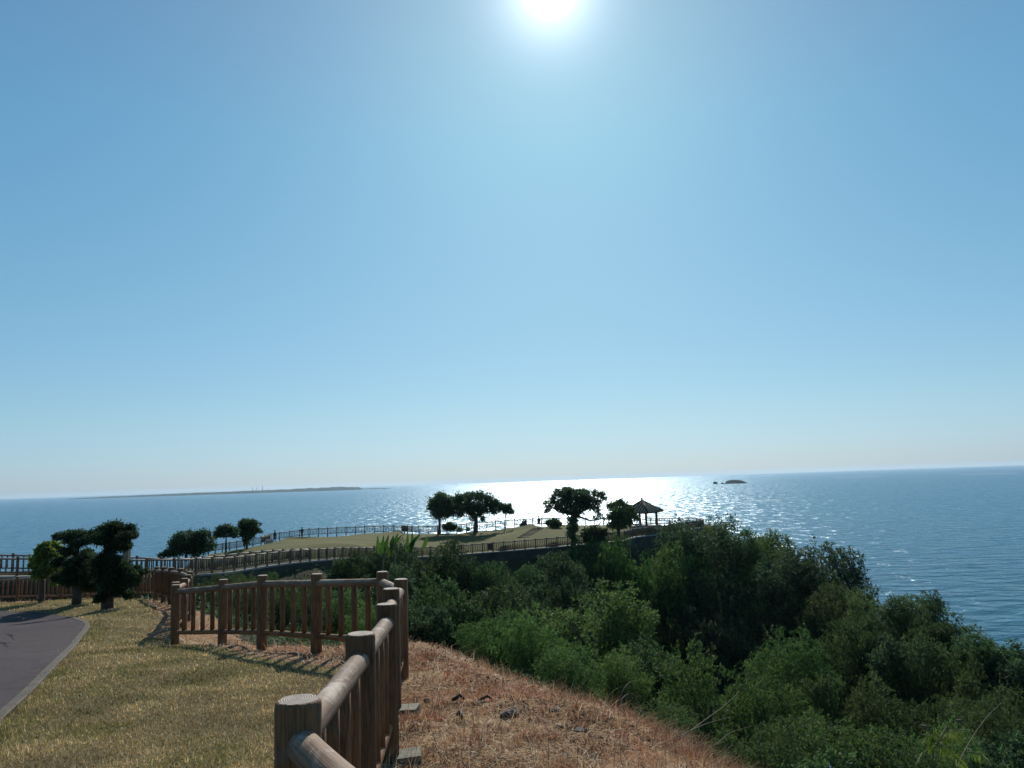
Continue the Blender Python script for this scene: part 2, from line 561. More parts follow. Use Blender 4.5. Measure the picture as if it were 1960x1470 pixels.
# headland, seaward side
HE = [P(1347, 1009, 114.5), P(1338, 1006.5, 117), P(1310, 1005.5, 118.5), P(1230, 1006, 119), P(1140, 1005, 119), P(1059, 1005, 117), P(974, 1009, 114.5), P(905, 1015.5, 114), P(842, 1021, 113.5),
      P(795, 1021.5, 114.5), P(781, 1020.5, 116), P(768, 1019.5, 119), P(700, 1021, 118), P(591, 1026, 118.5), P(530, 1034, 117), P(517, 1036, 116.5), P(505, 1041, 110), P(493, 1044.5, 109), P(460, 1050, 110), P(399, 1058.5, 113)]

# ------------------------------------------------------------------ hillside trees (px centre, py top, px width, depth, height factor, family, label)
HILL = [
    # headland flank, seen against the sea
    (1335, 1004, 130, 88, 1.0, 'b', 'dark round tree below the right end of the headland fence'),
    (1412, 994, 125, 95, 0.9, 'f', 'highest treetop right of the headland fence corner, against the sea'),
    (1462, 1018, 115, 90, 1.0, 'f', 'tree stepping down right of the highest treetop against the sea'),
    (1385, 1040, 130, 89, 1.0, 'f', 'green feathery tree in front of the highest treetop'),
    (1288, 1036, 115, 86, 1.1, 'f', 'feathery tree directly below the pavilion'),
    (1560, 1049, 145, 80, 0.9, 'b', 'broad leathery tree with a gap of sea in its crown'),
    (1500, 1075, 120, 82, 1.1, 'b', 'dark tree left of the leathery tree with the gap'),
    (1440, 1095, 140, 83, 1.2, 'f', 'shaded tree in the middle of the headland flank'),
    (1340, 1105, 140, 82, 1.3, 'b', 'tall shaded tree in the dark hollow under the headland'),
    (1598, 1118, 110, 73, 1.0, 'f', 'olive tree under the leathery tree with the gap'),
    (1540, 1160, 140, 77, 1.3, 'b', 'deeply shaded tree at the foot of the headland flank'),
    (1690, 1140, 120, 60, 1.0, 'f', 'olive tree on the skyline between the two bays of sea'),
    (1765, 1143, 120, 57, 1.0, 'f', 'rounded olive crown on the right skyline above the blue bay'),
    (1650, 1195, 140, 60, 1.2, 'f', 'mid-slope olive tree under the right skyline trees'),
    (1828, 1196, 105, 53, 1.0, 'f', 'lower skyline tree right of the rounded olive crown'),
    (1770, 1225, 150, 50, 1.2, 'f', 'dense tree below the rounded olive crown'),
    (1885, 1216, 95, 49, 1.0, 'b', 'skyline tree second from the right edge of the photo'),
    (1945, 1240, 100, 47, 1.0, 'b', 'skyline tree at the right edge of the photo'),
    (1885, 1290, 150, 42, 1.2, 'f', 'grey-green tree below the skyline at the right edge'),
    (1540, 1255, 150, 70, 1.3, 'b', 'lowest shaded tree in the dark hollow, in its middle'),
    (1400, 1250, 150, 72, 1.3, 'b', 'lowest shaded tree in the dark hollow, on its left'),
    (1270, 1170, 130, 76, 1.3, 'b', 'shaded tree under the vine-draped tree'),
    (1450, 1190, 150, 76, 1.3, 'b', 'shaded tree filling the dark hollow in mid picture'),
    (1640, 1275, 160, 62, 1.3, 'b', 'shaded tree in the dark hollow above the lower right bushes'),
    (1330, 1195, 140, 75, 1.3, 'b', 'shaded tree at the left of the dark hollow'),
    (1770, 1320, 150, 50, 1.2, 'b', 'shaded tree at the right of the dark hollow'),
    # below the retaining wall and walkway
    (1192, 1032, 100, 78, 1.6, 'v', 'vine-covered dark column of a tree below the round headland tree'),
    (1128, 1040, 100, 80, 1.2, 'v', 'vine-covered tree in front of the headland wall'),
    (1245, 1062, 105, 80, 1.5, 'v', 'vine-draped tree right of the vine-covered column'),
    (1052, 1066, 115, 72, 1.1, 'b', 'bright-topped bush in front of the dark headland wall'),
    (975, 1083, 115, 66, 1.1, 'b', 'bush in front of the left part of the headland wall'),
    (905, 1076, 105, 66, 1.1, 'b', 'loose bush between the banana plants and the headland wall'),
    (800, 1046, 130, 66, 1.1, 'b', 'big leafy bush in front of the walkway, under the banana leaves'),
    (735, 1043, 105, 70, 1.1, 'b', 'leafy bush left of the banana plants beside the walkway'),
    (680, 1062, 85, 66, 1.1, 'b', 'bush where the walkway disappears behind leaves'),
    (745, 1085, 120, 54, 1.1, 'b', 'bush just above the top rail of the near fence'),
    (840, 1105, 120, 56, 1.1, 'b', 'bush below the big leafy bush by the walkway'),
    (1120, 1120, 130, 64, 1.2, 'b', 'dark bush behind the pale feathery bush in mid slope'),
    (1210, 1130, 120, 72, 1.3, 'v', 'dark vine mass under the vine-covered column'),
    (1020, 1120, 120, 60, 1.1, 'b', 'bush in the middle of the slope below the wall'),
    (930, 1125, 110, 54, 1.1, 'b', 'bush half way down the slope right of the near fence'),
    # nearer slope
    (1130, 1120, 185, 40, 1.0, 'f', 'large pale feathery bush in the middle of the slope'),
    (870, 1150, 120, 30, 1.0, 'b', 'glossy bush beyond the end of the brown bank'),
    (800, 1148, 90, 24, 1.0, 'b', 'glossy low bush right of the near fence corner post'),
    (945, 1175, 110, 26, 1.0, 'f', 'green bush at the upper edge of the brown bank'),
    (1015, 1165, 110, 24, 1.1, 'f', 'bright feathery bush touching the edge of the brown bank'),
    (1085, 1235, 110, 22, 1.0, 'f', 'low green bush below the edge of the brown bank'),
    (1185, 1240, 90, 24, 1.0, 'f', 'small green bush left of the dark dome-shaped bush'),
    (1240, 1233, 115, 27, 1.1, 'b', 'dome-shaped bush with lit top and black hollow below'),
    (1355, 1246, 185, 22, 1.15, 'f', 'largest bright feathery shrub in the lower right'),
    (1510, 1215, 125, 30, 1.1, 'f', 'feathery shrub rising behind the largest bright shrub'),
    (1450, 1290, 150, 23, 1.1, 'f', 'feathery shrub right of the largest bright shrub'),
    (1600, 1298, 175, 27, 1.1, 'f', 'grey-green feathery shrub in the lower right'),
    (1720, 1325, 170, 26, 1.1, 'f', 'olive feathery shrub right of the grey-green shrub'),
    (1570, 1370, 190, 19, 1.0, 'f', 'feathery shrub near the bottom edge behind the white-flowered bush'),
    (1450, 1385, 140, 16, 1.0, 'f', 'dull green shrub where the brown bank meets the bottom edge'),
    (1720, 1395, 190, 19, 1.0, 'f', 'dense feathery shrub behind the drooping fronds'),
    (1850, 1400, 170, 21, 1.0, 'f', 'feathery shrub at the lower right near the long bare stalk'),
    (1925, 1335, 150, 30, 1.1, 'f', 'green shrub at the right edge under the grey-green tree'),
    (1940, 1420, 140, 19, 1.0, 'b', 'leafy shrub in the bottom right corner'),
    (1270, 1345, 100, 14, 0.8, 'f', 'thin green shrub beside the arched dry stems'),
    (700, 1150, 80, 19, 1.0, 'f', 'green bush seen through the near fence balusters'),
]
HILLP = []
ctrl = []
for px, pt, w, d, hf, fam, lab in HILL:
    wm = w / F * d * 1.2
    hm = wm * 0.95 * hf
    top = at(px, pt, d)
    base_z = top.z - EYE - hm
    HILLP.append((top.x, top.y, base_z, wm, hm, fam, lab))
    ctrl.append((top.x, top.y, base_z))

# ------------------------------------------------------------------ terrain: multiquadric surface through surveyed points
def G(y):
    return float(np.interp(y, [-10, 0, 2.85, 9.1, 11.8, 15.6, 23, 27, 33.5, 39], [-1.6, -1.72, -1.93, -2.29, -2.48, -2.97, -3.5, -3.85, -4.4, -5.0]))


ctrl += FA
for y in (-8, -4, 0, 3, 6.5, 10, 13.5, 17, 22, 27):
    for x in (-4, -8, -13, -20, -30):
        if y > 13 and x > -9 - (y - 14) * 0.4:
            continue
        ctrl.append((x, y, G(y)))
ctrl += [(-26, 33, -4.7), (-34, 34, -5.0), (-30, 40, -5.4), (-40, 42, -6)]
ctrl += [(0.4, 4, -2.0), (0.75, 7.3, -2.16), (-.35, 9.6, -2.31), (-1.3, 12.2, -2.5), (1.2, 3, -1.95), (1.45, 4.9, -2.06), (0, 6, -2.12), (1.0, 1, -1.85), (1.0, -4, -1.75),
         (-2.2, 13.2, -2.75), (-3.4, 14.4, -3.0), (-4.8, 15.8, -3.2), (-6.4, 17.5, -3.4)]
ctrl += [(2.5, 4, -2.75), (2.7, 6, -3.1), (2.1, 8.8, -3.3), (.7, 12, -3.6), (-.9, 14.6, -3.7), (-3, 16.5, -3.8), (-5, 18.5, -4.1), (-6.5, 21, -4.4), (-7.2, 24, -4.7), (2.4, 1, -2.7), (2.4, -4, -2.6),
         (4.5, 5, -5), (4.3, 9, -5.6), (5, 0, -5), (0, 18, -5.8), (-4, 22, -5.4), (-9, 28, -5.2), (-12, 33, -5.6), (-15, 40, -6.3), (-19, 46, -6.8), (8, 4, -8), (9, -6, -9)]
# bank below the walkway
for x, y, z in WK:
    ctrl.append((x, y, z - 0.15))
for x, y, z in offset_line(WK, -0.9):
    ctrl.append((x, y, z - 1.7))
for x, y, z in offset_line(WK, -3.4):
    ctrl.append((x, y, z - 2.3))
for x, y, z in WKB:
    ctrl.append((x, y, z - 0.12))
for x, y, z in HD + HD2[1:]:
    ctrl.append((x, y, z - 0.1))
for x, y, z in offset_line(HD, -0.9) + offset_line(HD2, -0.9)[1:]:
    ctrl.append((x, y, z - 3.0))
for x, y, z in offset_line(HD, -3.2):
    ctrl.append((x, y, z - 4.4))
for x, y, z in HE[1:]:
    ctrl.append((x, y, z - 0.1))
for k in (3, 4, 5, 6, 7, 8, 12, 13, 18, 19):
    x, y, z = HE[k]
    ctrl.append((x, y + 7, z - 9))
for k in (2, 3, 4, 5, 6, 7, 8, 12, 13, 14):
    x, y, z = HE[k]
    ctrl += [(x, y - 4.0, z - 0.12), (x + 4, y - 2.0, z - 0.1), (x + 5, y - 5, z - 0.14)]
    ctrl.append((x, y + 1.8, z - 0.9))
for x, y, z in HD + HD2[1:-1]:
    ctrl.append((x - 0.3, y + 3.0, z + 0.05))
ctrl += [P(640, 1044, 92), P(560, 1046, 92), P(700, 1037, 100), P(780, 1035, 102), P(600, 1037, 104), P(650, 1031, 110), P(720, 1029, 110), P(560, 1033, 110), P(800, 1029, 108), P(870, 1027, 107), P(875, 1034, 104), P(960, 1022, 106), P(1020, 1004, 110), P(1060, 1004, 110), P(1005, 1028, 99), P(1031, 1011, 106), P(1100, 1024, 101),
         P(1140, 1022, 103), P(1229, 1010, 105), P(1255, 1008, 108), P(1208, 1013, 104), P(473, 1053, 90), P(432, 1058, 86), P(520, 1050, 90), P(940, 1021, 108), P(1090, 1010, 110), P(1170, 1018, 104), P(1300, 1012, 112)]
ctrl += [(-29, 69, -8.6), (-33, 78, -9.5), (-38, 70, -14), (-46, 90, -16), (-57, 102, -25), (-54, 118, -18), (-62, 132, -42), (-31, 57, -8), (-39, 55, -11), (-46, 53, -13), (-52, 62, -28), (-60, 45, -20), (-75, 60, -44), (-70, 90, -46), (-40, 62, -14),
         (40, 40, -24), (50, 28, -32), (60, 60, -50), (46, 76, -42), (44, 98, -40), (36, 118, -26), (60, 120, -50), (0, 150, -48), (-35, 155, -48), (40, 150, -50), (20, 14, -14), (20, -6, -15), (36, 8, -26), (70, 0, -48), (90, 60, -52), (80, 100, -52),
         (-90, 120, -50), (-90, 40, -48), (-60, 0, -4), (-70, 20, -16), (-30, -14, -1.6), (-60, -14, -3), (0, -14, -1.7), (30, -14, -22), (60, 30, -44), (15, 130, -28), (-15, 128, -26)]
CT = np.array(ctrl, float)
# drop near-duplicates
keep = []
for i in range(len(CT)):
    if all(np.hypot(*(CT[i, :2] - CT[j, :2])) > 0.35 for j in keep):
        keep.append(i)
CT = CT[keep]
MQ = 0.6
dd = np.hypot(CT[:, None, 0] - CT[None, :, 0], CT[:, None, 1] - CT[None, :, 1])
A = np.sqrt(dd ** 2 + MQ ** 2)
n = len(CT)
AA = np.zeros((n + 1, n + 1))
AA[:n, :n] = A - 0.02 * np.eye(n) * 0
AA[:n, n] = AA[n, :n] = 1
Wt = np.linalg.solve(AA, np.concatenate([CT[:, 2], [0]]))


def terrain(x, y):
    x = np.atleast_1d(np.asarray(x, float)); y = np.atleast_1d(np.asarray(y, float))
    out = np.empty(x.shape)
    xf, yf, of = x.ravel(), y.ravel(), out.ravel()
    for i in range(0, len(xf), 20000):
        a, b = xf[i:i + 20000], yf[i:i + 20000]
        r = np.sqrt((a[:, None] - CT[None, :, 0]) ** 2 + (b[:, None] - CT[None, :, 1]) ** 2 + MQ ** 2)
        of[i:i + 20000] = r @ Wt[:-1] + Wt[-1]
    return np.clip(of.reshape(x.shape), -52, 0)


def tz(x, y):
    return float(terrain(x, y)[0]) + EYE


def hit(px, py, d0=1.5, d1=140):
    """where the line of sight through a pixel of the photograph meets the ground"""
    ds = np.geomspace(d0, d1, 400)
    v = ray(px, py)
    t = ds / v.y
    g = terrain(v.x * t, v.y * t)
    k = np.argmax(v.z * t < g)
    return (v.x * t[k], v.y * t[k], float(g[k]) + EYE)


# zones -------------------------------------------------------------
def seg_side(poly, x, y):
    """point-in-polygon, vectorised"""
    inside = np.zeros(x.shape, bool)
    n = len(poly)
    for i in range(n):
        x1, y1 = poly[i][:2]
        x2, y2 = poly[(i + 1) % n][:2]
        c = ((y1 > y) != (y2 > y)) & (x < (x2 - x1) * (y - y1) / (y2 - y1 + 1e-12) + x1)
        inside ^= c
    return inside


LAWN_EDGE = [(0.35, -12), (0.35, 0.1)] + [(x - 0.12, y - 0.25) for x, y, z in FA[1:7]] + \
            [hit(*p)[:2] for p in [(640, 1278), (540, 1268), (470, 1255), (400, 1238), (345, 1228), (275, 1222), (296, 1205), (308, 1180), (290, 1164), (263, 1146)]] + [(x, y - 1.3) for x, y, z in FA[21:]] + [(-60, 46), (-60, -12)]
DRY = [(0.3, -12), (0.3, 2)] + [(x - 0.5, y - 1.4) for x, y, z in FA[3:12]] + [(x - 1.6, y - 1.0) for x, y, z in FA[12:20]] + [(x, y - 1.8) for x, y, z in FA[20:]] + \
      [(x + 0.5, y + 1.3) for x, y, z in FA[:15:-1]] + [(-7.2, 21), (-5.0, 17.6), (-2.5, 15.6), (-0.4, 13.8), (1.3, 11), (2.3, 8.5), (2.7, 6), (2.9, 4), (2.8, -12)]
FARL = [p[:2] for p in HD] + [p[:2] for p in HD2] + [p[:2] for p in HE] + [(-36, 86), (-28, 72), (-22, 60)] + [p[:2] for p in WKB[10:]]

xs = np.concatenate([np.arange(-130, -32, 3.0), np.arange(-32, -16, 0.7), np.arange(-16, 6, 0.22), np.arange(6, 16, 0.6), np.arange(16, 120, 2.2)])
ys = np.concatenate([np.arange(-16, -2, 1.5), np.arange(-2, 20, 0.22), np.arange(20, 44, 0.6), np.arange(44, 125, 1.1), np.arange(125, 200, 4.0)])
X, Y = np.meshgrid(xs, ys)
Z = terrain(X, Y)
# small unevenness
near = np.clip(1 - Y / 60, 0, 1)
zone_l, zone_d, zone_f = seg_side(LAWN_EDGE, X, Y), seg_side(DRY, X, Y), seg_side(FARL, X, Y)
lump = 0.05 * np.sin(X * 2.1 + 1.3 * np.sin(Y * 1.7)) * np.sin(Y * 2.6 + np.cos(X * 1.9)) + 0.02 * np.sin(X * 5.3 + Y * 3.1) * np.sin(Y * 4.7 - X * 2.2)
LUMP_ON = (zone_d & ~zone_l)
Z = Z + lump * np.where(LUMP_ON, 1.0, 0.25) * (Y < 45)
V = np.stack([X.ravel(), Y.ravel(), Z.ravel() + EYE], 1)
nx, ny = len(xs), len(ys)
ii = (np.arange(ny - 1)[:, None] * nx + np.arange(nx - 1)[None, :]).ravel()
Fq = np.stack([ii, ii + 1, ii + nx + 1, ii + nx], 1)
zc = np.stack([zone_l.ravel(), zone_d.ravel(), zone_f.ravel()], 1).astype(np.float32)
ground = link('ground', mesh_np('ground', V, Fq, M_GROUND, True, zc, 'zone'))
tag(ground, 'sloping headland ground with dry lawn, brown bank and wooded hillside', 'ground', kind='structure')

# ------------------------------------------------------------------ sea
rad = np.concatenate([[1], np.geomspace(60, 27000, 44)])
ang = np.linspace(0, 2 * np.pi, 97)[:-1]
RR, TT = np.meshgrid(rad, ang, indexing='ij')
V = np.stack([RR.ravel() * np.cos(TT.ravel()), RR.ravel() * np.sin(TT.ravel()), np.zeros(RR.size)], 1)
na = len(ang)
i0 = (np.arange(len(rad) - 1)[:, None] * na + np.arange(na)[None, :]).ravel()
i1 = (np.arange(len(rad) - 1)[:, None] * na + (np.arange(na)[None, :] + 1) % na).ravel()
sea = link('sea', mesh_np('sea', V, np.stack([i0, i0 + na, i1 + na, i1], 1), M_SEA, True))
tag(sea, 'wind-rippled blue sea glittering under the sun', 'sea', kind='structure')


def land(name, pxs, hts, dist, depth, mat, label, cat):
    """a low island: profile heights (m) along its length at photograph columns pxs, a rounded ridge of real depth"""
    mb = MB()
    pts = []
    for px, h in zip(pxs, hts):
        v = ray(px, 930)
        v.z = 0
        v = v / v.y
        pts.append((Vector((v.x * dist, dist, 0)), h))
    rows = []
    prof = [(-0.5, -1.0), (-0.47, 0.35), (-0.36, 0.72), (-0.12, 1.0), (0.2, 0.92), (0.42, 0.5), (0.5, -1.0)]
    rnd = random.Random(3)
    vs = []
    n = len(pts)
    for i, (p, h) in enumerate(pts):
        e = min(1, 0.25 + min(i, n - 1 - i) * 0.4)
        for t, k in prof:
            hh = -3.0 if k < 0 else max(0.4, h * k * rnd.uniform(0.88, 1.08))
            vs.append((p.x, p.y + t * depth * e, hh))
    q = len(prof)
    fs = []
    for i in range(n - 1):
        for k in range(q - 1):
            fs.append((i * q + k, (i + 1) * q + k, (i + 1) * q + k + 1, i * q + k + 1))
    fs.append(tuple(range(q)))
    fs.append(tuple((n - 1) * q + k for k in range(q))[::-1])
    mb.add(vs, fs)
    return mb


rn = random.Random(5)
pxs = list(np.linspace(158, 692, 90))
hts = [float(np.interp(p, [158, 200, 300, 450, 560, 620, 660, 685, 692], [4, 11, 20, 27, 31, 35, 37, 25, 6])) + rn.uniform(-2, 3.5) for p in pxs]
isl = empty('island', (0, 9200, 0))
mb = land('island', pxs, hts, 0, 900, M_ISLE, '', '')
mb = MB(); base = land('x', pxs, hts, 9200, 900, M_ISLE, '', '')
o = base.build('wooded_ridge', M_ISLE, isl, True); o.location = (0, -9200, 0)
base = land('x', list(np.linspace(688, 752, 14)), [5, 6, 7, 8, 9, 9, 10, 10, 9, 8, 6, 4, 3, 2], 9300, 350, M_ISLE, '', '')
o = base.build('low_spit', M_ISLE, isl, True); o.location = (0, -9200, 0)
tag(isl, 'long low hazy island on the horizon at the left', 'island')
for px, h in ((487, 72), (495, 68), (505.5, 92)):
    v = ray(px, 930); v = v / v.y
    mb = MB(); mb.tube([(0, 0, 0), (0, 0, h * 0.5), (0, 0, h)], [4, 3, 2], 6)
    o = mb.build('mast', M_ISLE, isl); o.location = (v.x * 9200, -60, 0)

ix = empty('islet', (0, 3450, 0))
base = land('x', [1388, 1390, 1393, 1398, 1404, 1410, 1416, 1420, 1425, 1430], [4, 9, 13, 15.5, 16.5, 16, 15, 13.5, 7, 2.5], 3450, 60, M_ISLER, '', '')
o = base.build('rock_dome', M_ISLER, ix, True); o.location = (0, -3450, 0)
base = land('x', [1380, 1382, 1384, 1386], [2, 6, 6, 3], 3450, 12, M_ISLER, '', '')
o = base.build('rock_stub', M_ISLER, ix); o.location = (0, -3450, 0)
tag(ix, 'small dark domed islet on the bright sea right of the pavilion', 'islet')
ix2 = empty('sea_rock', (0, 3450, 0))
base = land('x', [1365.6, 1366, 1369.5, 1373, 1373.4], [8, 10, 10.5, 10, 8], 3450, 16, M_ISLER, '', '')
o = base.build('rock_block', M_ISLER, ix2); o.location = (0, -3450, 0)
tag(ix2, 'tiny block-shaped sea rock just left of the domed islet', 'rock')


def foam_or_glint(label, px0, px1, py0, py1, wid, seed, n=16):
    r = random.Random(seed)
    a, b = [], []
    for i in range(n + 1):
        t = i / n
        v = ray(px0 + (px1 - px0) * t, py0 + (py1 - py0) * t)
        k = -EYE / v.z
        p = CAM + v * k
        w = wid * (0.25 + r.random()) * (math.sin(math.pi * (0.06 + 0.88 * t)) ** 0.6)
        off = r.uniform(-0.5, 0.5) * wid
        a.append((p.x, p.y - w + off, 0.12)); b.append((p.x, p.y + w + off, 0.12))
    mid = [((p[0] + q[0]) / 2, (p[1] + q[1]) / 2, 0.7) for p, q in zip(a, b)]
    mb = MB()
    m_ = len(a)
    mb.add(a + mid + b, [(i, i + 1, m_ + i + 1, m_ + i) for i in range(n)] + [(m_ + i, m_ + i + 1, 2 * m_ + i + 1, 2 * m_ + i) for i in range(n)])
    o = mb.build('wave_or_glint', M_FOAM_GLINT)
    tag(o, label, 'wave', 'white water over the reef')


foam_or_glint('thin line of white surf near the horizon at the far right', 1840, 1945, 908.5, 905.5, 22, 1)
foam_or_glint('white surf streak right of the domed islet, nearer the middle', 1590, 1688, 914.5, 912, 18, 2)
foam_or_glint('faint white streak laid on the sea as sun glitter below the islet', 1395, 1500, 961, 956, 3.5, 3)  # sun glitter put into a white strip of mesh, no surf here

# ------------------------------------------------------------------ paved path and kerb on the left
EDGE_PX = [(-40, 1420), (0, 1376), (60, 1321), (118, 1261), (150, 1224), (166, 1204)]
edge = [hit(*p)[:2] for p in EDGE_PX]
dx, dy = edge[0][0] - edge[2][0], edge[0][1] - edge[2][1]
ux, uy = edge[0][0] - edge[1][0], edge[0][1] - edge[1][1]
uk = 4.0 / math.hypot(ux, uy)
edge = [(edge[0][0] + ux * uk * 2.4, edge[0][1] + uy * uk * 2.4), (edge[0][0] + ux * uk, edge[0][1] + uy * uk)] + edge
tipl = [hit(*p)[:2] for p in [(163, 1195), (148, 1189), (128, 1183.5), (57, 1174.5), (0, 1171), (-80, 1168)]]


def smooth_line(pts, step):
    """Catmull-Rom through pts, resampled"""
    P_ = [Vector((p[0], p[1], 0)) for p in pts]
    out = []
    for i in range(len(P_) - 1):
        p0, p1, p2, p3 = P_[max(i - 1, 0)], P_[i], P_[i + 1], P_[min(i + 2, len(P_) - 1)]
        nn = max(2, int((p2 - p1).length / 0.15))
        for k in range(nn):
            t = k / nn
            out.append(0.5 * ((2 * p1) + (p2 - p0) * t + (2 * p0 - 5 * p1 + 4 * p2 - p3) * t * t + (3 * p1 - p0 - 3 * p2 + p3) * t ** 3))
    out.append(P_[-1])
    K = np.array([(p.x, p.y) for p in out])
    s = np.concatenate([[0], np.cumsum(np.linalg.norm(np.diff(K, axis=0), axis=1))])
    n = max(1, int(s[-1] / step))
    t = np.linspace(0, s[-1], n + 1)
    return np.stack([np.interp(t, s, K[:, 0]), np.interp(t, s, K[:, 1])], 1)


kerb_line = smooth_line(edge + tipl[:1], 0.25)
far_line = smooth_line(tipl, 0.4)
PATH_POLY = [tuple(p) for p in kerb_line] + [tuple(p) for p in far_line] + [(-40, tipl[-1][1] + 1.5), (-40, -9)]
# tarmac sheet: rows across from the kerb line to the left
bm = bmesh.new()
vs = [bm.verts.new((p[0], p[1], 0)) for p in PATH_POLY]
bm.faces.new(vs)
bmesh.ops.triangulate(bm, faces=bm.faces[:])
for _ in range(5):
    long = [e for e in bm.edges if e.calc_length() > 0.7]
    if not long:
        break
    bmesh.ops.subdivide_edges(bm, edges=long, cuts=1)
    bmesh.ops.triangulate(bm, faces=bm.faces[:])
co = np.array([v.co[:] for v in bm.verts])
zz = terrain(co[:, 0], co[:, 1])
for v_, z_ in zip(bm.verts, zz):
    v_.co.z = z_ + EYE + 0.035
bm.normal_update()
if sum(f.normal.z for f in bm.faces) < 0:
    bmesh.ops.reverse_faces(bm, faces=bm.faces[:])
me = bpy.data.meshes.new('path')
bm.to_mesh(me); bm.free()
me.materials.append(M_ASPH)
me.polygons.foreach_set('use_smooth', [True] * len(me.polygons))
path = tag(link('path', me), 'grey paved footpath at the left edge of the lawn', 'path', kind='structure')
kerb = tag(empty('kerb', (kerb_line[0][0], kerb_line[0][1], tz(*kerb_line[0]))), 'low concrete edging between the paved path and the lawn', 'kerb', kind='structure')
kst = MB()
b = 0.012
kst.v = []
prof = [(-0.5, -0.08), (-0.5, 0.03), (-0.4, 0.045), (0.4, 0.045), (0.5, 0.03), (0.5, -0.08)]
vv = []
for x_ in (-0.5, 0.5):
    for yy, zq in prof:
        vv.append((x_, yy, zq))
kst.add(vv, [(k, (k + 1) % 6, 6 + (k + 1) % 6, 6 + k)[::-1] for k in range(6)] + [tuple(range(6)), tuple(range(6, 12))[::-1]])
kme = kst.mesh('kerb_stone', M_KERB)
kl = smooth_line(edge + tipl[:3], 0.6)
for a, b_ in zip(kl[:-1], kl[1:]):
    za, zb = tz(*a), tz(*b_)
    d = Vector((b_[0] - a[0], b_[1] - a[1], zb - za))
    L = d.length
    mid = Vector(((a[0] + b_[0]) / 2, (a[1] + b_[1]) / 2, (za + zb) / 2 - 0.002))
    o = link('kerb_stone', kme, kerb)
    o.location = mid - kerb.location
    o.rotation_euler = (0, -math.asin(d.z / L), math.atan2(d.y, d.x))
    o.scale = (L - 0.008, 0.115, 1)


# ------------------------------------------------------------------ fences
def log_mesh(name, r, h, seg, mats, top=True, z0=0.0):
    rnd = np.random.default_rng(int(r * 1e4) + seg)
    jit = (rnd.normal(0, r * 0.022, seg) if seg > 12 else None)
    prof = [(r * 1.01, z0), (r, z0 + h * 0.3), (r * 0.995, z0 + h * 0.7), (r, h - r * 0.22), (r * 0.97, h - r * 0.1), (r * 0.86, h)]
    mb = MB()
    mb.lathe(prof, seg, 0, 1 if len(mats) > 1 else 0, jit)
    me = mb.mesh(name, mats, True)
    # flat end
    for p in me.polygons:
        if len(p.vertices) > 4:
            p.use_smooth = False
    return me


def rail_mesh(name, r, seg, mat, rings=9):
    """unit-length rail along local Z"""
    mb = MB()
    rnd = random.Random(int(r * 1e5))
    vs, fs = [], []
    for i in range(rings):
        z = i / (rings - 1)
        k = 1 + rnd.uniform(-0.03, 0.03)
        for s in range(seg):
            q = 2 * math.pi * s / seg
            vs.append((math.cos(q) * r * k, math.sin(q) * r * k, z))
    for i in range(rings - 1):
        for s in range(seg):
            s2 = (s + 1) % seg
            fs.append((i * seg + s, i * seg + s2, (i + 1) * seg + s2, (i + 1) * seg + s))
    fs.append(tuple(range(seg))[::-1]); fs.append(tuple((rings - 1) * seg + s for s in range(seg)))
    mb.add(vs, fs)
    return mb.mesh(name, mat, True)


def place_bar(o, a, b, root):
    """unit bar along Z from a to b (world)"""
    d = b - a
    o.location = a - root.location
    o.rotation_mode = 'QUATERNION'
    o.rotation_quaternion = d.to_track_quat('Z', 'Y')
    o.scale = (1, 1, d.length)


NEAR_KIT = dict(post=log_mesh('post', 0.081, H_POST, 40, [M_POST, M_END], z0=-0.3), rail=rail_mesh('rail', 0.056, 18, M_RAIL), low=rail_mesh('lower_rail', 0.042, 14, M_BAL), bal=rail_mesh('baluster', 0.041, 12, M_BAL, 5))
MID_KIT = dict(post=log_mesh('post', 0.078, H_POST, 12, [M_FAR, M_END], z0=-0.3), rail=rail_mesh('rail', 0.055, 8, M_FARRAIL, 2), low=rail_mesh('lower_rail', 0.045, 8, M_FAR, 2), bal=rail_mesh('baluster', 0.042, 6, M_FAR, 2))


def fence(posts, kit, nbal, label, rail_drop=0.145, low_up=0.25, lean=0.0):
    root = empty('fence', Vector(posts[0]) + Vector((0, 0, EYE)))
    tag(root, label, 'fence')
    rnd = random.Random(len(posts))
    W = [Vector(p) + Vector((0, 0, EYE)) for p in posts]
    for i, p in enumerate(W):
        o = link('post', kit['post'], root, p - root.location)
        o.rotation_euler = (rnd.uniform(-.008, .008), rnd.uniform(-.008, .008), rnd.uniform(0, 6.28))
        o.scale = (rnd.uniform(.97, 1.03), ) * 2 + (1,)
    for p, q in zip(W[:-1], W[1:]):
        zt, zb = Vector((0, 0, H_POST - rail_drop)), Vector((0, 0, low_up))
        place_bar(link('rail', kit['rail'], root), p + zt, q + zt, root)
        place_bar(link('lower_rail', kit['low'], root), p + zb, q + zb, root)
        for k in range(nbal):
            t = (k + 1) / (nbal + 1)
            c = p.lerp(q, t)
            place_bar(link('baluster', kit['bal'], root), c + zb, c + zt, root)
    return root


near_fence = fence(FA, NEAR_KIT, 4, 'brown moulded-log fence winding along the lawn in the foreground')
wk_near = fence(spaced(WK, 1.75), MID_KIT, 5, 'log fence along the near side of the raised walkway beyond the lawn')
wk_far = fence(spaced([(x, y, z) for x, y, z in WKB], 1.75), MID_KIT, 5, 'log fence along the far side of the raised walkway')
hd_near = fence(spaced(HD, 1.28)[:-1] + spaced(HD2, 1.3), MID_KIT, 5, 'log fence on the wall at the near edge of the headland lawn')
hd_far = fence(spaced(HE, 1.42), MID_KIT, 5, 'log fence round the seaward edge of the headland, dark against the glitter')

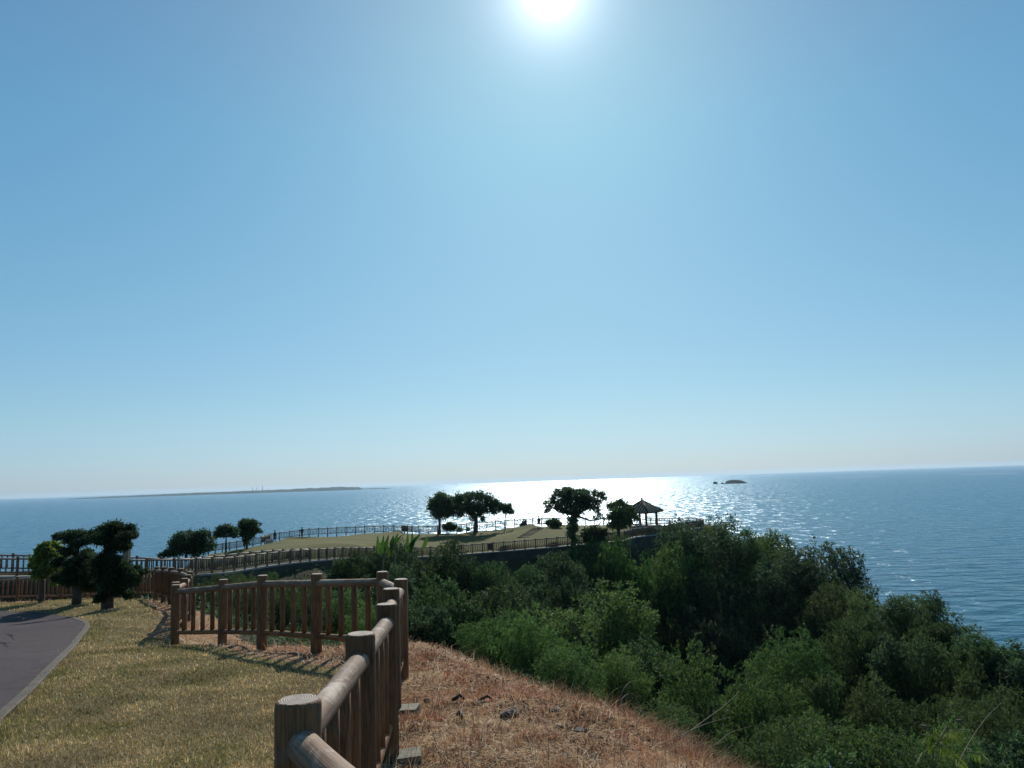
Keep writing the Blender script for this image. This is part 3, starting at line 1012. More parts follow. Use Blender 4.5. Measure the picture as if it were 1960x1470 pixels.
# concrete footings on the bank side of the near posts
ft = MB(); ft.box(0, 0, 0, 0.24, 0.22, 0.24, top=0.9)
fme = ft.mesh('footing', M_FOOT)
for k, (ox, oy, rz) in {4: (0.14, 0.02, 0.15), 5: (0.14, 0.0, -0.1), 3: (0.13, 0, 0.2)}.items():
    x, y, z = FA[k]
    o = link('footing', fme, near_fence, Vector((x + ox, y + oy, z + EYE - 0.075)) - near_fence.location)
    o.rotation_euler = (0.03, -0.05, rz)

# small notice board hung on the headland fence
nb = MB(); nb.box(0, 0, 0.62, 0.62, 0.04, 0.72, 0); nb.box(-0.24, 0.03, 0.45, 0.05, 0.05, 0.9, 0); nb.box(0.24, 0.03, 0.45, 0.05, 0.05, 0.9, 0)
hp = P(938, 1057, 92.3)
tag(nb.build('notice_board', M_WOODP, None, False, (hp[0], hp[1] - 0.15, hp[2] + EYE + 0.05)), 'small brown board on the headland fence below the steps', 'board')


# ------------------------------------------------------------------ walls
def wall_strip(name, line, height, thick, label, cope_w, cope_h, mat, out=-1):
    """retaining wall under a line; its face stands on the camera side"""
    root = empty(name, Vector(line[0]) + Vector((0, 0, EYE - height)))
    tag(root, label, 'wall')
    face = offset_line(line, 0.17 * out)
    back = offset_line(line, (0.17 + thick) * out * -0.4)
    L = root.location

    def ribbon(a, b, z_hi, z_lo, nm, mt):
        mb = MB()
        n = len(a)
        vs = []
        for p, q in zip(a, b):
            vs += [(p[0] - L.x, p[1] - L.y, p[2] + EYE + z_lo - L.z), (p[0] - L.x, p[1] - L.y, p[2] + EYE + z_hi - L.z),
                   (q[0] - L.x, q[1] - L.y, q[2] + EYE + z_hi - L.z), (q[0] - L.x, q[1] - L.y, q[2] + EYE + z_lo - L.z)]
        fs = []
        for i in range(n - 1):
            for k in range(4):
                k2 = (k + 1) % 4
                fs.append((i * 4 + k, i * 4 + k2, (i + 1) * 4 + k2, (i + 1) * 4 + k))
        fs += [(0, 1, 2, 3), tuple((n - 1) * 4 + k for k in (3, 2, 1, 0))]
        mb.add(vs, fs)
        mb.build(nm, mt, root)
    ribbon(face, back, -0.09, -height, 'wall_face', mat)
    ribbon(offset_line(line, (0.17 + 0.06) * out), offset_line(line, 0.2), 0.03, -0.088, 'coping', M_CONC)
    return root


def fine(line, step=1.2):
    return spaced(line, step)


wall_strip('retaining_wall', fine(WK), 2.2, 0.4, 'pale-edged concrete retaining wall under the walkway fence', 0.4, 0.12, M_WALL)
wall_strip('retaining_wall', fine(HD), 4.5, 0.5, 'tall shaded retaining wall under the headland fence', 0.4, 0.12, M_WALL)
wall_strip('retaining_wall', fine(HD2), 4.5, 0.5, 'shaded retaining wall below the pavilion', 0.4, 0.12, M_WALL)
# walkway surface
mb = MB()
a, b_ = fine(WK), None
b_ = offset_line(a, 2.6)
n = len(a)
mb.add([(p[0], p[1], p[2] + EYE + 0.0) for p in offset_line(a, 0.2)] + [(p[0], p[1], p[2] + EYE + 0.0) for p in b_], [(i, i + 1, n + i + 1, n + i)[::-1] for i in range(n - 1)])
o = mb.build('walkway', M_ASPH)
for p in o.data.polygons:
    if p.normal.z < 0:
        o.data.flip_normals(); break
tag(o, 'paved walkway between two log fences leading to the headland', 'path', kind='structure')


# ------------------------------------------------------------------ foliage builders
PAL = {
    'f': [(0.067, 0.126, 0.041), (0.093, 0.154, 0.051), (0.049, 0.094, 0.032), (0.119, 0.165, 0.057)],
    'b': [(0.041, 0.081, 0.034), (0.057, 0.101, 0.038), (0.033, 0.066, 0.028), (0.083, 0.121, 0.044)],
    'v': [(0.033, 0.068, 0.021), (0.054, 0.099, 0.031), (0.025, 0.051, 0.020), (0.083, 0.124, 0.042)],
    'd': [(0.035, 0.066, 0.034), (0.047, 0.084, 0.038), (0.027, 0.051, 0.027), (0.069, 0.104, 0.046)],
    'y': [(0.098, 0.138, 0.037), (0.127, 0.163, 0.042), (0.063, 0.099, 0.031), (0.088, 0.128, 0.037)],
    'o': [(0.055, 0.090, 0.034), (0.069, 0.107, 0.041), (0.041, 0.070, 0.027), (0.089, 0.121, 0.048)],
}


def leaf_cloud(clumps, count, ln, wd, pal, rng, droop=0.3, shell=(0.55, 1.05), squash=1.0, up_bias=0.25, rag=0.13):
    """many separate leaves (one folded quad each) spread through the outer part of each clump"""
    C = np.array(clumps, float)
    p = C[:, 3] ** 2
    k = rng.choice(len(C), count, p=p / p.sum())
    d = rng.normal(size=(count, 3))
    d[:, 2] += up_bias
    d /= np.linalg.norm(d, axis=1)[:, None]
    r = rng.uniform(shell[0], shell[1], count) ** 0.7 * (1 + rag * rng.normal(size=count))
    pos = C[k, :3] + d * (C[k, 3] * r)[:, None] * np.array([1, 1, squash])
    nrm = d * 0.7 + rng.normal(size=(count, 3)) * 0.75
    nrm[:, 2] += 0.35
    nrm /= np.linalg.norm(nrm, axis=1)[:, None]
    t = rng.normal(size=(count, 3)) * 0.8 + d * 0.8
    t[:, 2] -= droop
    t -= nrm * (t * nrm).sum(1)[:, None]
    t /= np.linalg.norm(t, axis=1)[:, None] + 1e-9
    s = np.cross(nrm, t)
    L = ln * rng.uniform(0.6, 1.35, count)[:, None]
    Wd = wd * rng.uniform(0.7, 1.3, count)[:, None]
    bend = nrm * L * 0.18
    v0 = pos
    v1 = pos + t * L * 0.5 + s * Wd * 0.5
    v2 = pos + t * L - bend
    v3 = pos + t * L * 0.5 - s * Wd * 0.5
    Vv = np.stack([v0, v1, v2, v3], 1).reshape(-1, 3)
    pc = np.array(PAL[pal])
    cl_tone = rng.uniform(0.8, 1.2, len(C))
    col = pc[rng.choice(len(pc), count, p=[.4, .3, .2, .1])] * rng.uniform(0.75, 1.3, count)[:, None] * cl_tone[k][:, None]
    Fc = np.arange(count * 4).reshape(-1, 4)
    return Vv, Fc, np.repeat(col, 4, axis=0)


def unit_clumps(seed, n=26, flat=1.0, r0=0.13, r1=0.2, core=6):
    rnd = np.random.default_rng(seed)
    out = []
    for i in range(n):
        d = rnd.normal(size=3)
        d[2] = abs(d[2]) * 0.9 + (-0.35 if i % 3 == 0 else 0.0)
        d /= np.linalg.norm(d)
        k = rnd.uniform(0.68, 0.98)
        rr = rnd.uniform(r0, r1)
        out.append((d[0] * (0.5 - rr * 0.75) * k, d[1] * (0.5 - rr * 0.75) * k, 0.52 + d[2] * (0.48 - rr * 0.75) * k * flat, rr))
    for i in range(core):
        out.append((rnd.uniform(-.16, .16), rnd.uniform(-.16, .16), rnd.uniform(0.3, 0.6), 0.22))
    return out


def lobed(seed, nl=12, sub=9):
    """crown skeleton: a few big lobes, each carrying small sprays on its outer side"""
    rnd = np.random.default_rng(seed)
    tips = []
    for i in range(nl):
        d = rnd.normal(size=3)
        d[2] = rnd.uniform(-0.25, 1.0)
        d /= np.linalg.norm(d)
        R0 = rnd.uniform(0.14, 0.25)
        c = np.array([0, 0, 0.45]) + d * np.array([0.5, 0.5, 0.5]) * (1 - R0 * 1.5) * rnd.uniform(0.6, 1.1)
        for k in range(int(sub * (R0 / 0.2) ** 2) + 3):
            e = rnd.normal(size=3) + d * 0.7
            e[2] += 0.25
            e /= np.linalg.norm(e)
            r = rnd.uniform(0.045, 0.10)
            q = c + e * R0 * rnd.uniform(0.75, 1.15)
            tips.append((*q, r, *e))
        tips.append((*c, R0 * 0.85, *d))
        tips.append((*(c * np.array([.6, .6, .8])), R0, *d))
    for i in range(5):
        tips.append((rnd.uniform(-.15, .15), rnd.uniform(-.15, .15), rnd.uniform(0.15, 0.5), 0.2, 0, 0, 1))
    return np.array(tips)


def spray_crown(seed, pal, sprays, per, slen, ln, wd, droop, spread):
    """sprays of leaflets: each spray is a twig that runs outwards and bends down, with leaves along it"""
    rng = np.random.default_rng(seed)
    T = lobed(seed)
    w = T[:, 3] ** 1.7
    k = rng.choice(len(T), sprays, p=w / w.sum())
    d = rng.normal(size=(sprays, 3)) + T[k, 4:7] * 0.6
    d[:, 2] += 0.15
    d /= np.linalg.norm(d, axis=1)[:, None]
    org = T[k, :3] + d * (T[k, 3] * rng.uniform(0.25, 1.0, sprays))[:, None]
    dirv = d + rng.normal(size=(sprays, 3)) * 0.35
    dirv /= np.linalg.norm(dirv, axis=1)[:, None]
    L = slen * rng.uniform(0.6, 1.4, sprays)
    tone = rng.uniform(0.72, 1.3, sprays) * rng.uniform(0.85, 1.15, len(T))[k]
    pc = np.array(PAL[pal])[rng.choice(4, sprays, p=[.4, .3, .2, .1])]
    t = (np.arange(per) + 0.5) / per
    P_ = org[:, None] + dirv[:, None] * (L[:, None] * t[None])[..., None]
    P_[..., 2] -= droop * L[:, None] * t[None] ** 2
    tang = dirv[:, None] - np.array([0, 0, 1.0]) * (2 * droop * t)[None, :, None]
    tang /= np.linalg.norm(tang, axis=2)[..., None]
    n = sprays * per
    P_, tang = P_.reshape(-1, 3), tang.reshape(-1, 3)
    rv = rng.normal(size=(n, 3))
    rv[:, 2] -= 0.3
    lv = tang * 0.5 + rv * spread
    lv /= np.linalg.norm(lv, axis=1)[:, None]
    nm = rng.normal(size=(n, 3)) * 0.6 + np.array([0, 0, 0.8])
    sd = np.cross(nm, lv)
    sd /= np.linalg.norm(sd, axis=1)[:, None] + 1e-9
    ll = (ln * rng.uniform(0.6, 1.3, n))[:, None]
    ww = (wd * rng.uniform(0.7, 1.3, n))[:, None]
    V_ = np.stack([P_, P_ + lv * ll * .5 + sd * ww * .5, P_ + lv * ll, P_ + lv * ll * .5 - sd * ww * .5], 1).reshape(-1, 3)
    col = np.repeat(np.repeat(pc * tone[:, None], per, 0) * rng.uniform(.85, 1.15, (n, 1)), 4, 0)
    lo, hi = np.percentile(V_, 0.7, axis=0), np.percentile(V_, 99.3, axis=0)
    V_[:, 0] = (V_[:, 0] - (lo[0] + hi[0]) / 2) / (hi[0] - lo[0])
    V_[:, 1] = (V_[:, 1] - (lo[1] + hi[1]) / 2) / (hi[1] - lo[1])
    V_[:, 2] = (V_[:, 2] - lo[2]) / (hi[2] - lo[2])
    return mesh_np('crown', V_, np.arange(n * 4).reshape(-1, 4), M_LEAF, False, col)


CROWN = {}
for s in range(4):
    CROWN[('f', s)] = (spray_crown(100 + s, 'fofo'[s], 3200, 11, 0.055, 0.023, 0.009, 0.35, 0.75),)
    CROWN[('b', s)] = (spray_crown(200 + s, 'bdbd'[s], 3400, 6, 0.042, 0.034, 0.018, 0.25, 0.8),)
    CROWN[('F', s)] = (spray_crown(300 + s, 'fofo'[s], 6200, 7, 0.028, 0.018, 0.011, 0.15, 0.9),)
    CROWN[('B', s)] = (spray_crown(400 + s, 'bdbd'[s], 5600, 6, 0.030, 0.022, 0.013, 0.25, 0.8),)
for s in range(2):
    CROWN[('v', s)] = (spray_crown(500 + s, 'v', 3400, 7, 0.06, 0.024, 0.015, 0.9, 0.7),)
TRUNK = {}
for s in range(3):
    random.seed(s)
    mb = MB()
    mb.tube([(0, 0, -0.15), (0.01, 0.01, 0.15), (0.03, -0.02, 0.4), (0.0, 0.02, 0.62)], [0.035, 0.028, 0.02, 0.01], 7)
    for k in range(6):
        a = k * 1.05 + s
        z = 0.12 + 0.05 * k
        mb.tube([(0.01, 0, z), (0.16 * math.cos(a), 0.16 * math.sin(a), z + 0.18), (0.3 * math.cos(a), 0.3 * math.sin(a), z + 0.34)], [0.016, 0.011, 0.004], 5)
    TRUNK[s] = mb.mesh('trunk', M_BARK, True)


def grown(name, cat, x, y, z, w, h, fam, var, label, group=None, rz=None):
    root = empty(name, (x, y, z), random.uniform(0, 6.28) if rz is None else rz)
    tag(root, label, cat, group)
    t = link('trunk', TRUNK[var % 3], root); t.scale = (w, w, h)
    if w > 5 and fam in 'fb':
        fam = fam.upper()
    c = link('crown', CROWN[(fam, var)][0], root); c.scale = (w, w, h)
    return root


random.seed(21)
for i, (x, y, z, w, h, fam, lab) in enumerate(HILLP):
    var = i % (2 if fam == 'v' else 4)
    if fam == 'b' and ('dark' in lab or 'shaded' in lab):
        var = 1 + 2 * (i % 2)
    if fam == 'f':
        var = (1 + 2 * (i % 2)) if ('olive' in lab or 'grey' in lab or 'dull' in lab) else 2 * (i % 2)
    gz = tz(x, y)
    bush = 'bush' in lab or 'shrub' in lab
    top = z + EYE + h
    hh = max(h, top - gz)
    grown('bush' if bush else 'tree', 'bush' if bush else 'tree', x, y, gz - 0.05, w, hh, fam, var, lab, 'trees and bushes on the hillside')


def custom_tree(name, cat, base, clumps, count0, ln, wd, pal, label, trunk, limbs=(), seed=0, group=None, droop=0.3, bark=None):
    """trunk: list of (x,y,z,r); limbs: list of point lists with radii"""
    count = int(count0 * (1.35 if base[1] > 60 else 1.7))
    root = empty(name, base)
    tag(root, label, cat, group)
    mb = MB()
    random.seed(seed)
    mb.tube([p[:3] for p in trunk], [p[3] for p in trunk], 9, wob=0.06)
    for lb in limbs:
        mb.tube([p[:3] for p in lb], [p[3] for p in lb], 6)
    mb.build('trunk', bark or M_BARK, root, True)
    Vv, Fc, cc_ = leaf_cloud(clumps, count, ln, wd, pal, np.random.default_rng(seed), droop, shell=(0.25, 1.15), squash=0.8, rag=0.22)
    link('crown', mesh_np('crown', Vv, Fc, M_LEAF, False, cc_), root)
    return root


def clumps_px(rows, d, base, depth_spread=0.6, seed=0, fill=2):
    """crown clumps given as (px, py, radius px) at depth d -> metres relative to base, spread in depth too"""
    rnd = random.Random(seed)
    out = []
    for px, py, r in rows:
        for k in range(fill):
            q = at(px, py, d) - Vector(base)
            rr = r / F * d * (0.86 if d > 60 else 0.95)
            out.append((q.x, q.y + rnd.uniform(-1, 1) * depth_spread, q.z, rr))
    return out


def limbs_to(trunk_top, clumps, n, seed, r=0.05):
    rnd = random.Random(seed)
    out = []
    for c in rnd.sample(clumps, min(n, len(clumps))):
        a = Vector(trunk_top); b = Vector(c[:3])
        mid = a.lerp(b, 0.5) + Vector((0, 0, -0.12 * (b - a).length))
        out.append([(*a, r), (*mid, r * 0.7), (*b, r * 0.25)])
    return out


# --- headland trees
def px_tree(name, cat, bpx, bpy_, d, rows, count, ln, wd, pal, label, seed, trunk_r=0.14, trunk_to=None, spread=1.2, fill=2, group='trees on the headland', lean=0.0, nlimb=7, ground_snap=True):
    b = at(bpx, bpy_, d)
    if ground_snap:
        b.z = min(b.z, tz(b.x, b.y) + 0.02) if abs(b.z - tz(b.x, b.y)) < 1.5 else b.z
    cl = clumps_px(rows, d, b, spread, seed, fill)
    tp = at(*trunk_to, d) - b
    tr = [(0, 0, -0.3, trunk_r * 1.25), (0.02, 0, tp.z * 0.3, trunk_r), (tp.x * 0.6, 0, tp.z * 0.7, trunk_r * 0.85), (tp.x, tp.y, tp.z, trunk_r * 0.6)]
    return custom_tree(name, cat, b, cl, count, ln, wd, pal, label, tr, limbs_to(tp, cl, nlimb, seed, trunk_r * 0.5), seed, group)


px_tree('tree', 'tree', 841, 1021, 112, [(845, 955, 15), (832, 962, 15), (855, 960, 16), (828, 972, 13), (845, 975, 18), (858, 978, 15), (838, 985, 12), (850, 986, 11), (864, 970, 14), (842, 948, 9)], 5200, 0.28, 0.17, 'd',
        'upright round tree at the left of the dark headland pair', 1, 0.2, (842, 985))
px_tree('tree', 'tree', 910, 1014, 111, [(872, 968, 16), (880, 955, 14), (893, 952, 13), (905, 950, 12), (918, 950, 13), (932, 955, 14), (945, 963, 13), (955, 970, 11), (888, 975, 15), (900, 970, 16), (918, 970, 17), (935, 973, 13), (878, 984, 9), (905, 984, 12), (920, 984, 8), (947, 978, 8), (863, 980, 10), (925, 993, 5), (905, 995, 5)], 7500, 0.28, 0.18, 'd',
        'wide umbrella-shaped tree in the middle of the headland', 2, 0.3, (912, 985), 2.0)
px_tree('tree', 'tree', 966, 1009, 112, [(966, 970, 8), (973, 975, 9), (960, 974, 6), (979, 980, 6), (968, 980, 6), (975, 967, 4)], 1300, 0.25, 0.15, 'd',
        'small thin tree right of the umbrella-shaped tree', 3, 0.08, (968, 982), 0.6)
px_tree('tree', 'tree', 1097, 1042, 87, [(1075, 945, 10), (1090, 940, 10), (1105, 943, 11), (1122, 942, 10), (1138, 943, 8), (1150, 947, 9), (1060, 950, 7), (1066, 941, 8), (1083, 938, 9), (1095, 955, 16), (1112, 958, 17), (1130, 957, 15), (1078, 960, 14), (1062, 965, 10), (1050, 972, 7), (1046, 963, 7), (1047, 979, 5), (1090, 972, 16), (1110, 972, 15), (1128, 970, 12), (1142, 962, 10), (1100, 984, 12), (1078, 977, 9), (1148, 985, 6), (1138, 990, 5), (1158, 992, 4), (1085, 950, 10), (1070, 972, 9), (1120, 948, 10), (1142, 975, 9), (1056, 957, 7), (1155, 955, 7), (1095, 998, 11), (1098, 1010, 9), (1094, 1022, 10), (1090, 1010, 8), (1100, 1030, 9)], 9000, 0.23, 0.14, 'd',
        'tall spreading tree in front of the headland fence, largest on the headland', 4, 0.26, (1098, 985), 1.6)
px_tree('tree', 'tree', 1184, 1036, 90, [(1185, 965, 10), (1172, 970, 10), (1198, 968, 9), (1180, 980, 15), (1196, 982, 14), (1210, 985, 10), (1217, 992, 6), (1172, 990, 11), (1186, 996, 14), (1202, 998, 10), (1176, 1004, 10), (1190, 1006, 8), (1166, 1006, 6), (1207, 973, 7), (1186, 959, 5)], 5200, 0.24, 0.15, 'b',
        'round leafy tree left of the pavilion', 5, 0.22, (1184, 1005), 1.3)
px_tree('bush', 'bush', 356, 1068, 68, [(330, 1045, 15), (345, 1035, 15), (360, 1030, 15), (375, 1025, 13), (388, 1022, 10), (395, 1035, 11), (380, 1042, 16), (362, 1048, 17), (342, 1055, 14), (325, 1058, 11), (372, 1056, 15), (390, 1050, 12), (355, 1020, 7), (337, 1026, 6), (318, 1062, 7), (397, 1022, 6), (400, 1045, 7)], 8000, 0.19, 0.12, 'd',
        'big dark bush behind the walkway fence', 6, 0.12, (358, 1050), 1.2)
px_tree('tree', 'tree', 432, 1057, 86, [(425, 1012, 8), (435, 1010, 9), (445, 1014, 8), (452, 1020, 7), (420, 1020, 8), (432, 1020, 10), (444, 1023, 8), (416, 1026, 5), (414, 1022, 3), (450, 1026, 5)], 3000, 0.2, 0.12, 'd',
        'small umbrella tree standing left of its rounder neighbour', 7, 0.1, (433, 1028), 0.8)
px_tree('tree', 'tree', 472, 1052, 89, [(468, 998, 7), (476, 1003, 9), (487, 1000, 8), (465, 1010, 10), (478, 1015, 13), (490, 1013, 8), (468, 1022, 9), (482, 1025, 9), (474, 1032, 7), (496, 1018, 4), (463, 1002, 5), (492, 1004, 4), (474, 1040, 4)], 3600, 0.22, 0.14, 'b',
        'rounder taller tree of the pair left of the headland lawn', 8, 0.13, (474, 1030), 0.8)
px_tree('bush', 'bush', 1059, 1010, 108, [(1050, 1001, 8), (1060, 998, 9), (1068, 1002, 8), (1056, 1004, 8), (1064, 1005, 7)], 2200, 0.2, 0.13, 'd',
        'low mound-shaped bush beside the walker on the headland', 9, 0.05, (1059, 1004), 0.8)
px_tree('bush', 'bush', 858, 1017, 113, [(852, 1008, 7), (860, 1004, 7), (868, 1009, 7), (856, 1012, 6), (866, 1013, 6), (880, 1014, 5), (896, 1013, 4)], 1800, 0.2, 0.13, 'b',
        'light green shrub at the seaward fence between the dark pair', 10, 0.04, (858, 1010), 0.5)
px_tree('bush', 'bush', 1040, 1003, 116, [(1052, 985, 4), (1062, 980, 3)], 200, 0.2, 0.13, 'd', 'sparse twiggy shrub by the seaward fence', 12, 0.04, (1050, 988), 0.3) if False else None
px_tree('bush', 'bush', 1135, 1036, 86, [(1128, 1018, 7), (1140, 1016, 7), (1148, 1022, 8), (1133, 1026, 10), (1143, 1030, 9), (1125, 1030, 8), (1152, 1032, 7), (1120, 1016, 3), (1158, 1018, 4), (1138, 1009, 3), (1117, 1024, 4)], 900, 0.55, 0.22, 'd',
        'dark large-leaved bush between the tall tree and the round tree', 13, 0.06, (1136, 1024), 0.8)

# --- pruned trees on the lawn at the left
LT = 26.5
def lawn_base(px, py):
    p = hit(px, py)
    return p


b = lawn_base(205, 1166)
dR = b[1]
px_tree('tree', 'tree', 205, 1166, dR, [(190, 1016, 12), (205, 1012, 12), (222, 1008, 12), (240, 1014, 11), (253, 1024, 9), (180, 1024, 10), (200, 1030, 15), (220, 1030, 16), (240, 1030, 12), (225, 1046, 12), (210, 1050, 10), (238, 1045, 9),
        (205, 1068, 14), (225, 1070, 14), (190, 1075, 12), (236, 1082, 10), (200, 1092, 14), (225, 1096, 13), (250, 1092, 12), (262, 1100, 9), (240, 1110, 13), (215, 1118, 14), (195, 1112, 11), (255, 1112, 11), (228, 1130, 12), (205, 1138, 9), (240, 1140, 8), (268, 1096, 6), (195, 1145, 7)], 17000, 0.085, 0.035, 'd',
        'tall dark cloud-pruned tree nearest the path on the lawn', 20, 0.15, (208, 1060), 0.35, 2, 'pruned trees on the lawn', nlimb=12)
b = lawn_base(146, 1158)
dM = b[1]
px_tree('tree', 'tree', 146, 1158, dM, [(118, 1027, 8), (130, 1024, 9), (145, 1022, 9), (160, 1026, 10), (170, 1034, 9), (155, 1040, 9), (140, 1032, 9), (125, 1052, 7), (138, 1055, 8), (122, 1057, 5), (160, 1060, 10), (172, 1065, 11), (115, 1075, 9), (130, 1078, 11), (150, 1082, 12), (170, 1088, 13), (110, 1105, 10), (125, 1108, 11), (145, 1108, 13), (165, 1110, 13), (135, 1095, 10), (155, 1125, 10), (175, 1125, 9)], 13000, 0.085, 0.035, 'd',
        'dark cloud-pruned tree with tiered pads, left of the taller one', 21, 0.13, (147, 1060), 0.35, 2, 'pruned trees on the lawn', nlimb=12)
b = lawn_base(78, 1154)
px_tree('tree', 'tree', 78, 1154, b[1], [(94, 1045, 8), (88, 1055, 9), (103, 1055, 8), (75, 1068, 9), (90, 1070, 11), (108, 1065, 8), (62, 1082, 8), (78, 1085, 11), (98, 1082, 10), (70, 1098, 9), (88, 1098, 8), (102, 1095, 7), (104, 1110, 4), (96, 1116, 3), (78, 1075, 8)], 3800, 0.13, 0.085, 'y',
        'small yellow-green leaved tree at the far left of the lawn', 22, 0.09, (82, 1075), 0.35, 2, 'pruned trees on the lawn')
st = MB(); st.tube([(0, 0, -0.2), (0.03, 0.02, 1.2)], [0.035, 0.03], 8)
q = lawn_base(154, 1155)
tag(st.build('stake', M_PILLAR, None, True, q), 'short pale support stake beside the tiered pruned tree', 'stake')
q = at(250, 1140, 29.6)
mb = MB(); mb.box(0, 0, 1.05, 0.22, 0.2, 2.6); mb.box(0, 0, 2.39, 0.26, 0.24, 0.07, top=0.8); mb.box(0, 0, 0.0, 0.4, 0.38, 0.3)
tag(mb.build('marker_post', M_PILLAR, None, False, (q.x, q.y - 0.4, tz(q.x, q.y - 0.4))), 'weathered square timber marker post behind the tall pruned tree', 'post')

# --- banana plants
def banana(px, d, leaves, label, seed):
    rnd = random.Random(seed)
    b = at(px, 1090, d)
    gz = tz(b.x, b.y)
    root = empty('banana_plant', (b.x, b.y, gz))
    tag(root, label, 'plant', 'banana plants by the walkway')
    tops = [at(lx, ly, d) - Vector((b.x, b.y, gz)) for lx, ly, _, _ in leaves]
    zs = min(t.z for t in tops) - 1.2
    mb = MB(); mb.tube([(0, 0, -0.2), (0.03, 0, zs * 0.5), (0, 0, max(zs, 0.5))], [0.13, 0.11, 0.07], 8)
    mb.build('stem', M_LEAFSTEM, root, True)
    for (lx, ly, llen, ang), t in zip(leaves, tops):
        # leaf blade: midrib from the stem to the tip, with breadth
        n = 8
        tip = t
        dirv = Vector((math.sin(ang), rnd.uniform(-0.3, 0.3), math.cos(ang))).normalized()
        base = tip - dirv * llen
        side = dirv.cross(Vector((rnd.uniform(-0.3, 0.3), 1, 0.2))).normalized()
        nn = side.cross(dirv)
        vs = []
        for i in range(n + 1):
            s = i / n
            p = base.lerp(tip, s) + nn * (0.12 * llen * s * s)
            w = 0.15 * math.sin(math.pi * (0.08 + 0.9 * s)) ** 0.6 * rnd.uniform(0.75, 1.15)
            vs += [p - side * w + nn * 0.05, p, p + side * w + nn * 0.05]
        fs = []
        for i in range(n):
            fs += [(i * 3, i * 3 + 1, i * 3 + 4, i * 3 + 3), (i * 3 + 1, i * 3 + 2, i * 3 + 5, i * 3 + 4)]
        Vv = np.array([v_[:] for v_ in vs])
        link('leaf', mesh_np('leaf', Vv, np.array(fs), M_LEAF, False, np.tile(np.array([(0.04, 0.085, 0.022)]), (len(vs), 1))), root)
        mb = MB(); mb.tube([(0, 0, max(zs, 0.5) - 0.1), tuple(base * 0.75 + Vector((0, 0, max(zs, .5))) * 0.25), tuple(base)], [0.05, 0.035, 0.02], 6)
        mb.build('leaf_stalk', M_LEAFSTEM, root, True)


M_LEAFSTEM = mat_simple('green_stem', (0.09, 0.12, 0.04), (0.12, 0.11, 0.05), 6)
banana(733, 66, [(721, 1027, 1.5, -0.05), (733, 1025, 1.6, 0.1), (744, 1023, 1.6, 0.25), (738, 1040, 1.2, -0.3)], 'leftmost banana plant with two slim upright leaves by the walkway', 1)
banana(756, 65, [(760, 1020, 1.7, 0.3), (768, 1026, 1.5, 0.75), (749, 1032, 1.3, -0.1), (752, 1024, 1.3, 0.1)], 'middle banana plant above the leafy bush by the walkway', 2)
banana(790, 65, [(780, 1023, 1.5, 0.1), (787, 1019, 1.6, -0.05), (795, 1027, 1.5, 0.35), (805, 1023, 1.6, 0.8), (819, 1027, 1.2, 0.4)], 'rightmost banana plant with a leaf leaning right by the walkway', 3)

# ------------------------------------------------------------------ pavilion
pc = P(1231.5, 1008.5, 106.5)
pz = tz(pc[0], pc[1])
pav = empty('pavilion', (pc[0], pc[1], pz), R(45 + 4))
tag(pav, 'open pavilion with a tiled pyramid roof at the end of the headland', 'pavilion')
hc, hr, col_h = 1.32, 1.98, 1.8
cm = MB(); cm.tube([(0, 0, -0.1), (0, 0, 1.0), (0, 0, col_h + 0.1)], [0.17, 0.165, 0.16], 12)
cme = cm.mesh('column', M_WOODP, True)
for sx in (-1, 1):
    for sy in (-1, 1):
        link('column', cme, pav, (sx * hc, sy * hc, 0))
mb = MB(); mb.box(0, 0, 0.04, 3.6, 3.6, 0.12); mb.build('floor_slab', M_CONC, pav)
for k in range(4):
    mb = MB(); mb.box(0, hc, col_h + 0.02, 2 * hc + 0.7, 0.16, 0.22)
    o = mb.build('beam', M_WOODP, pav); o.rotation_euler = (0, 0, k * math.pi / 2)
rise = 1.42
mb = MB()
e = hr
mb.add([(-e, -e, col_h), (e, -e, col_h), (e, e, col_h), (-e, e, col_h), (-e, -e, col_h + 0.1), (e, -e, col_h + 0.1), (e, e, col_h + 0.1), (-e, e, col_h + 0.1), (0, 0, col_h + 0.1 + rise)],
       [(3, 2, 1, 0), (0, 1, 5, 4), (1, 2, 6, 5), (2, 3, 7, 6), (3, 0, 4, 7), (4, 5, 8), (5, 6, 8), (6, 7, 8), (7, 4, 8)])
roof = mb.build('roof', M_TILE, pav)
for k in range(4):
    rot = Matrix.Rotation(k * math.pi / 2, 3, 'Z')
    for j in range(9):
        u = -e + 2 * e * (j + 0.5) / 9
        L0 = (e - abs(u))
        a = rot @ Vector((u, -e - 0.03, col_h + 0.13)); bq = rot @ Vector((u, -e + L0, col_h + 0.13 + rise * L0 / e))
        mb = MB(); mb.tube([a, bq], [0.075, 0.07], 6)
        mb.build('tile_row', M_MORTAR_LIT if j % 1 == 0 else M_TILE, roof, True)
    a = rot @ Vector((-e - 0.05, -e - 0.05, col_h + 0.16)); bq = rot @ Vector((0, 0, col_h + rise + 0.2))
    mb = MB(); mb.tube([a, bq], [0.13, 0.11], 8); mb.build('hip_ridge', M_TILE, roof, True)
mb = MB(); mb.lathe([(0.2, col_h + rise), (0.2, col_h + rise + 0.25), (0.12, col_h + rise + 0.32), (0.13, col_h + rise + 0.5), (0.05, col_h + rise + 0.6)], 10)
mb.build('finial', M_TILE, roof, True)


def bench_block(px, py, d, w, label, cat='bench'):
    p = P(px, py, d)
    root = empty('stone_bench', (p[0], p[1], tz(p[0], p[1])))
    tag(root, label, cat)
    mb = MB(); mb.box(0, 0, 0.43, w, 0.5, 0.1); mb.build('seat', M_CONC, root)
    for s in (-1, 1):
        mb = MB(); mb.box(s * w * 0.33, 0, 0.19, 0.22, 0.42, 0.38); mb.build('leg', M_CONC, root)


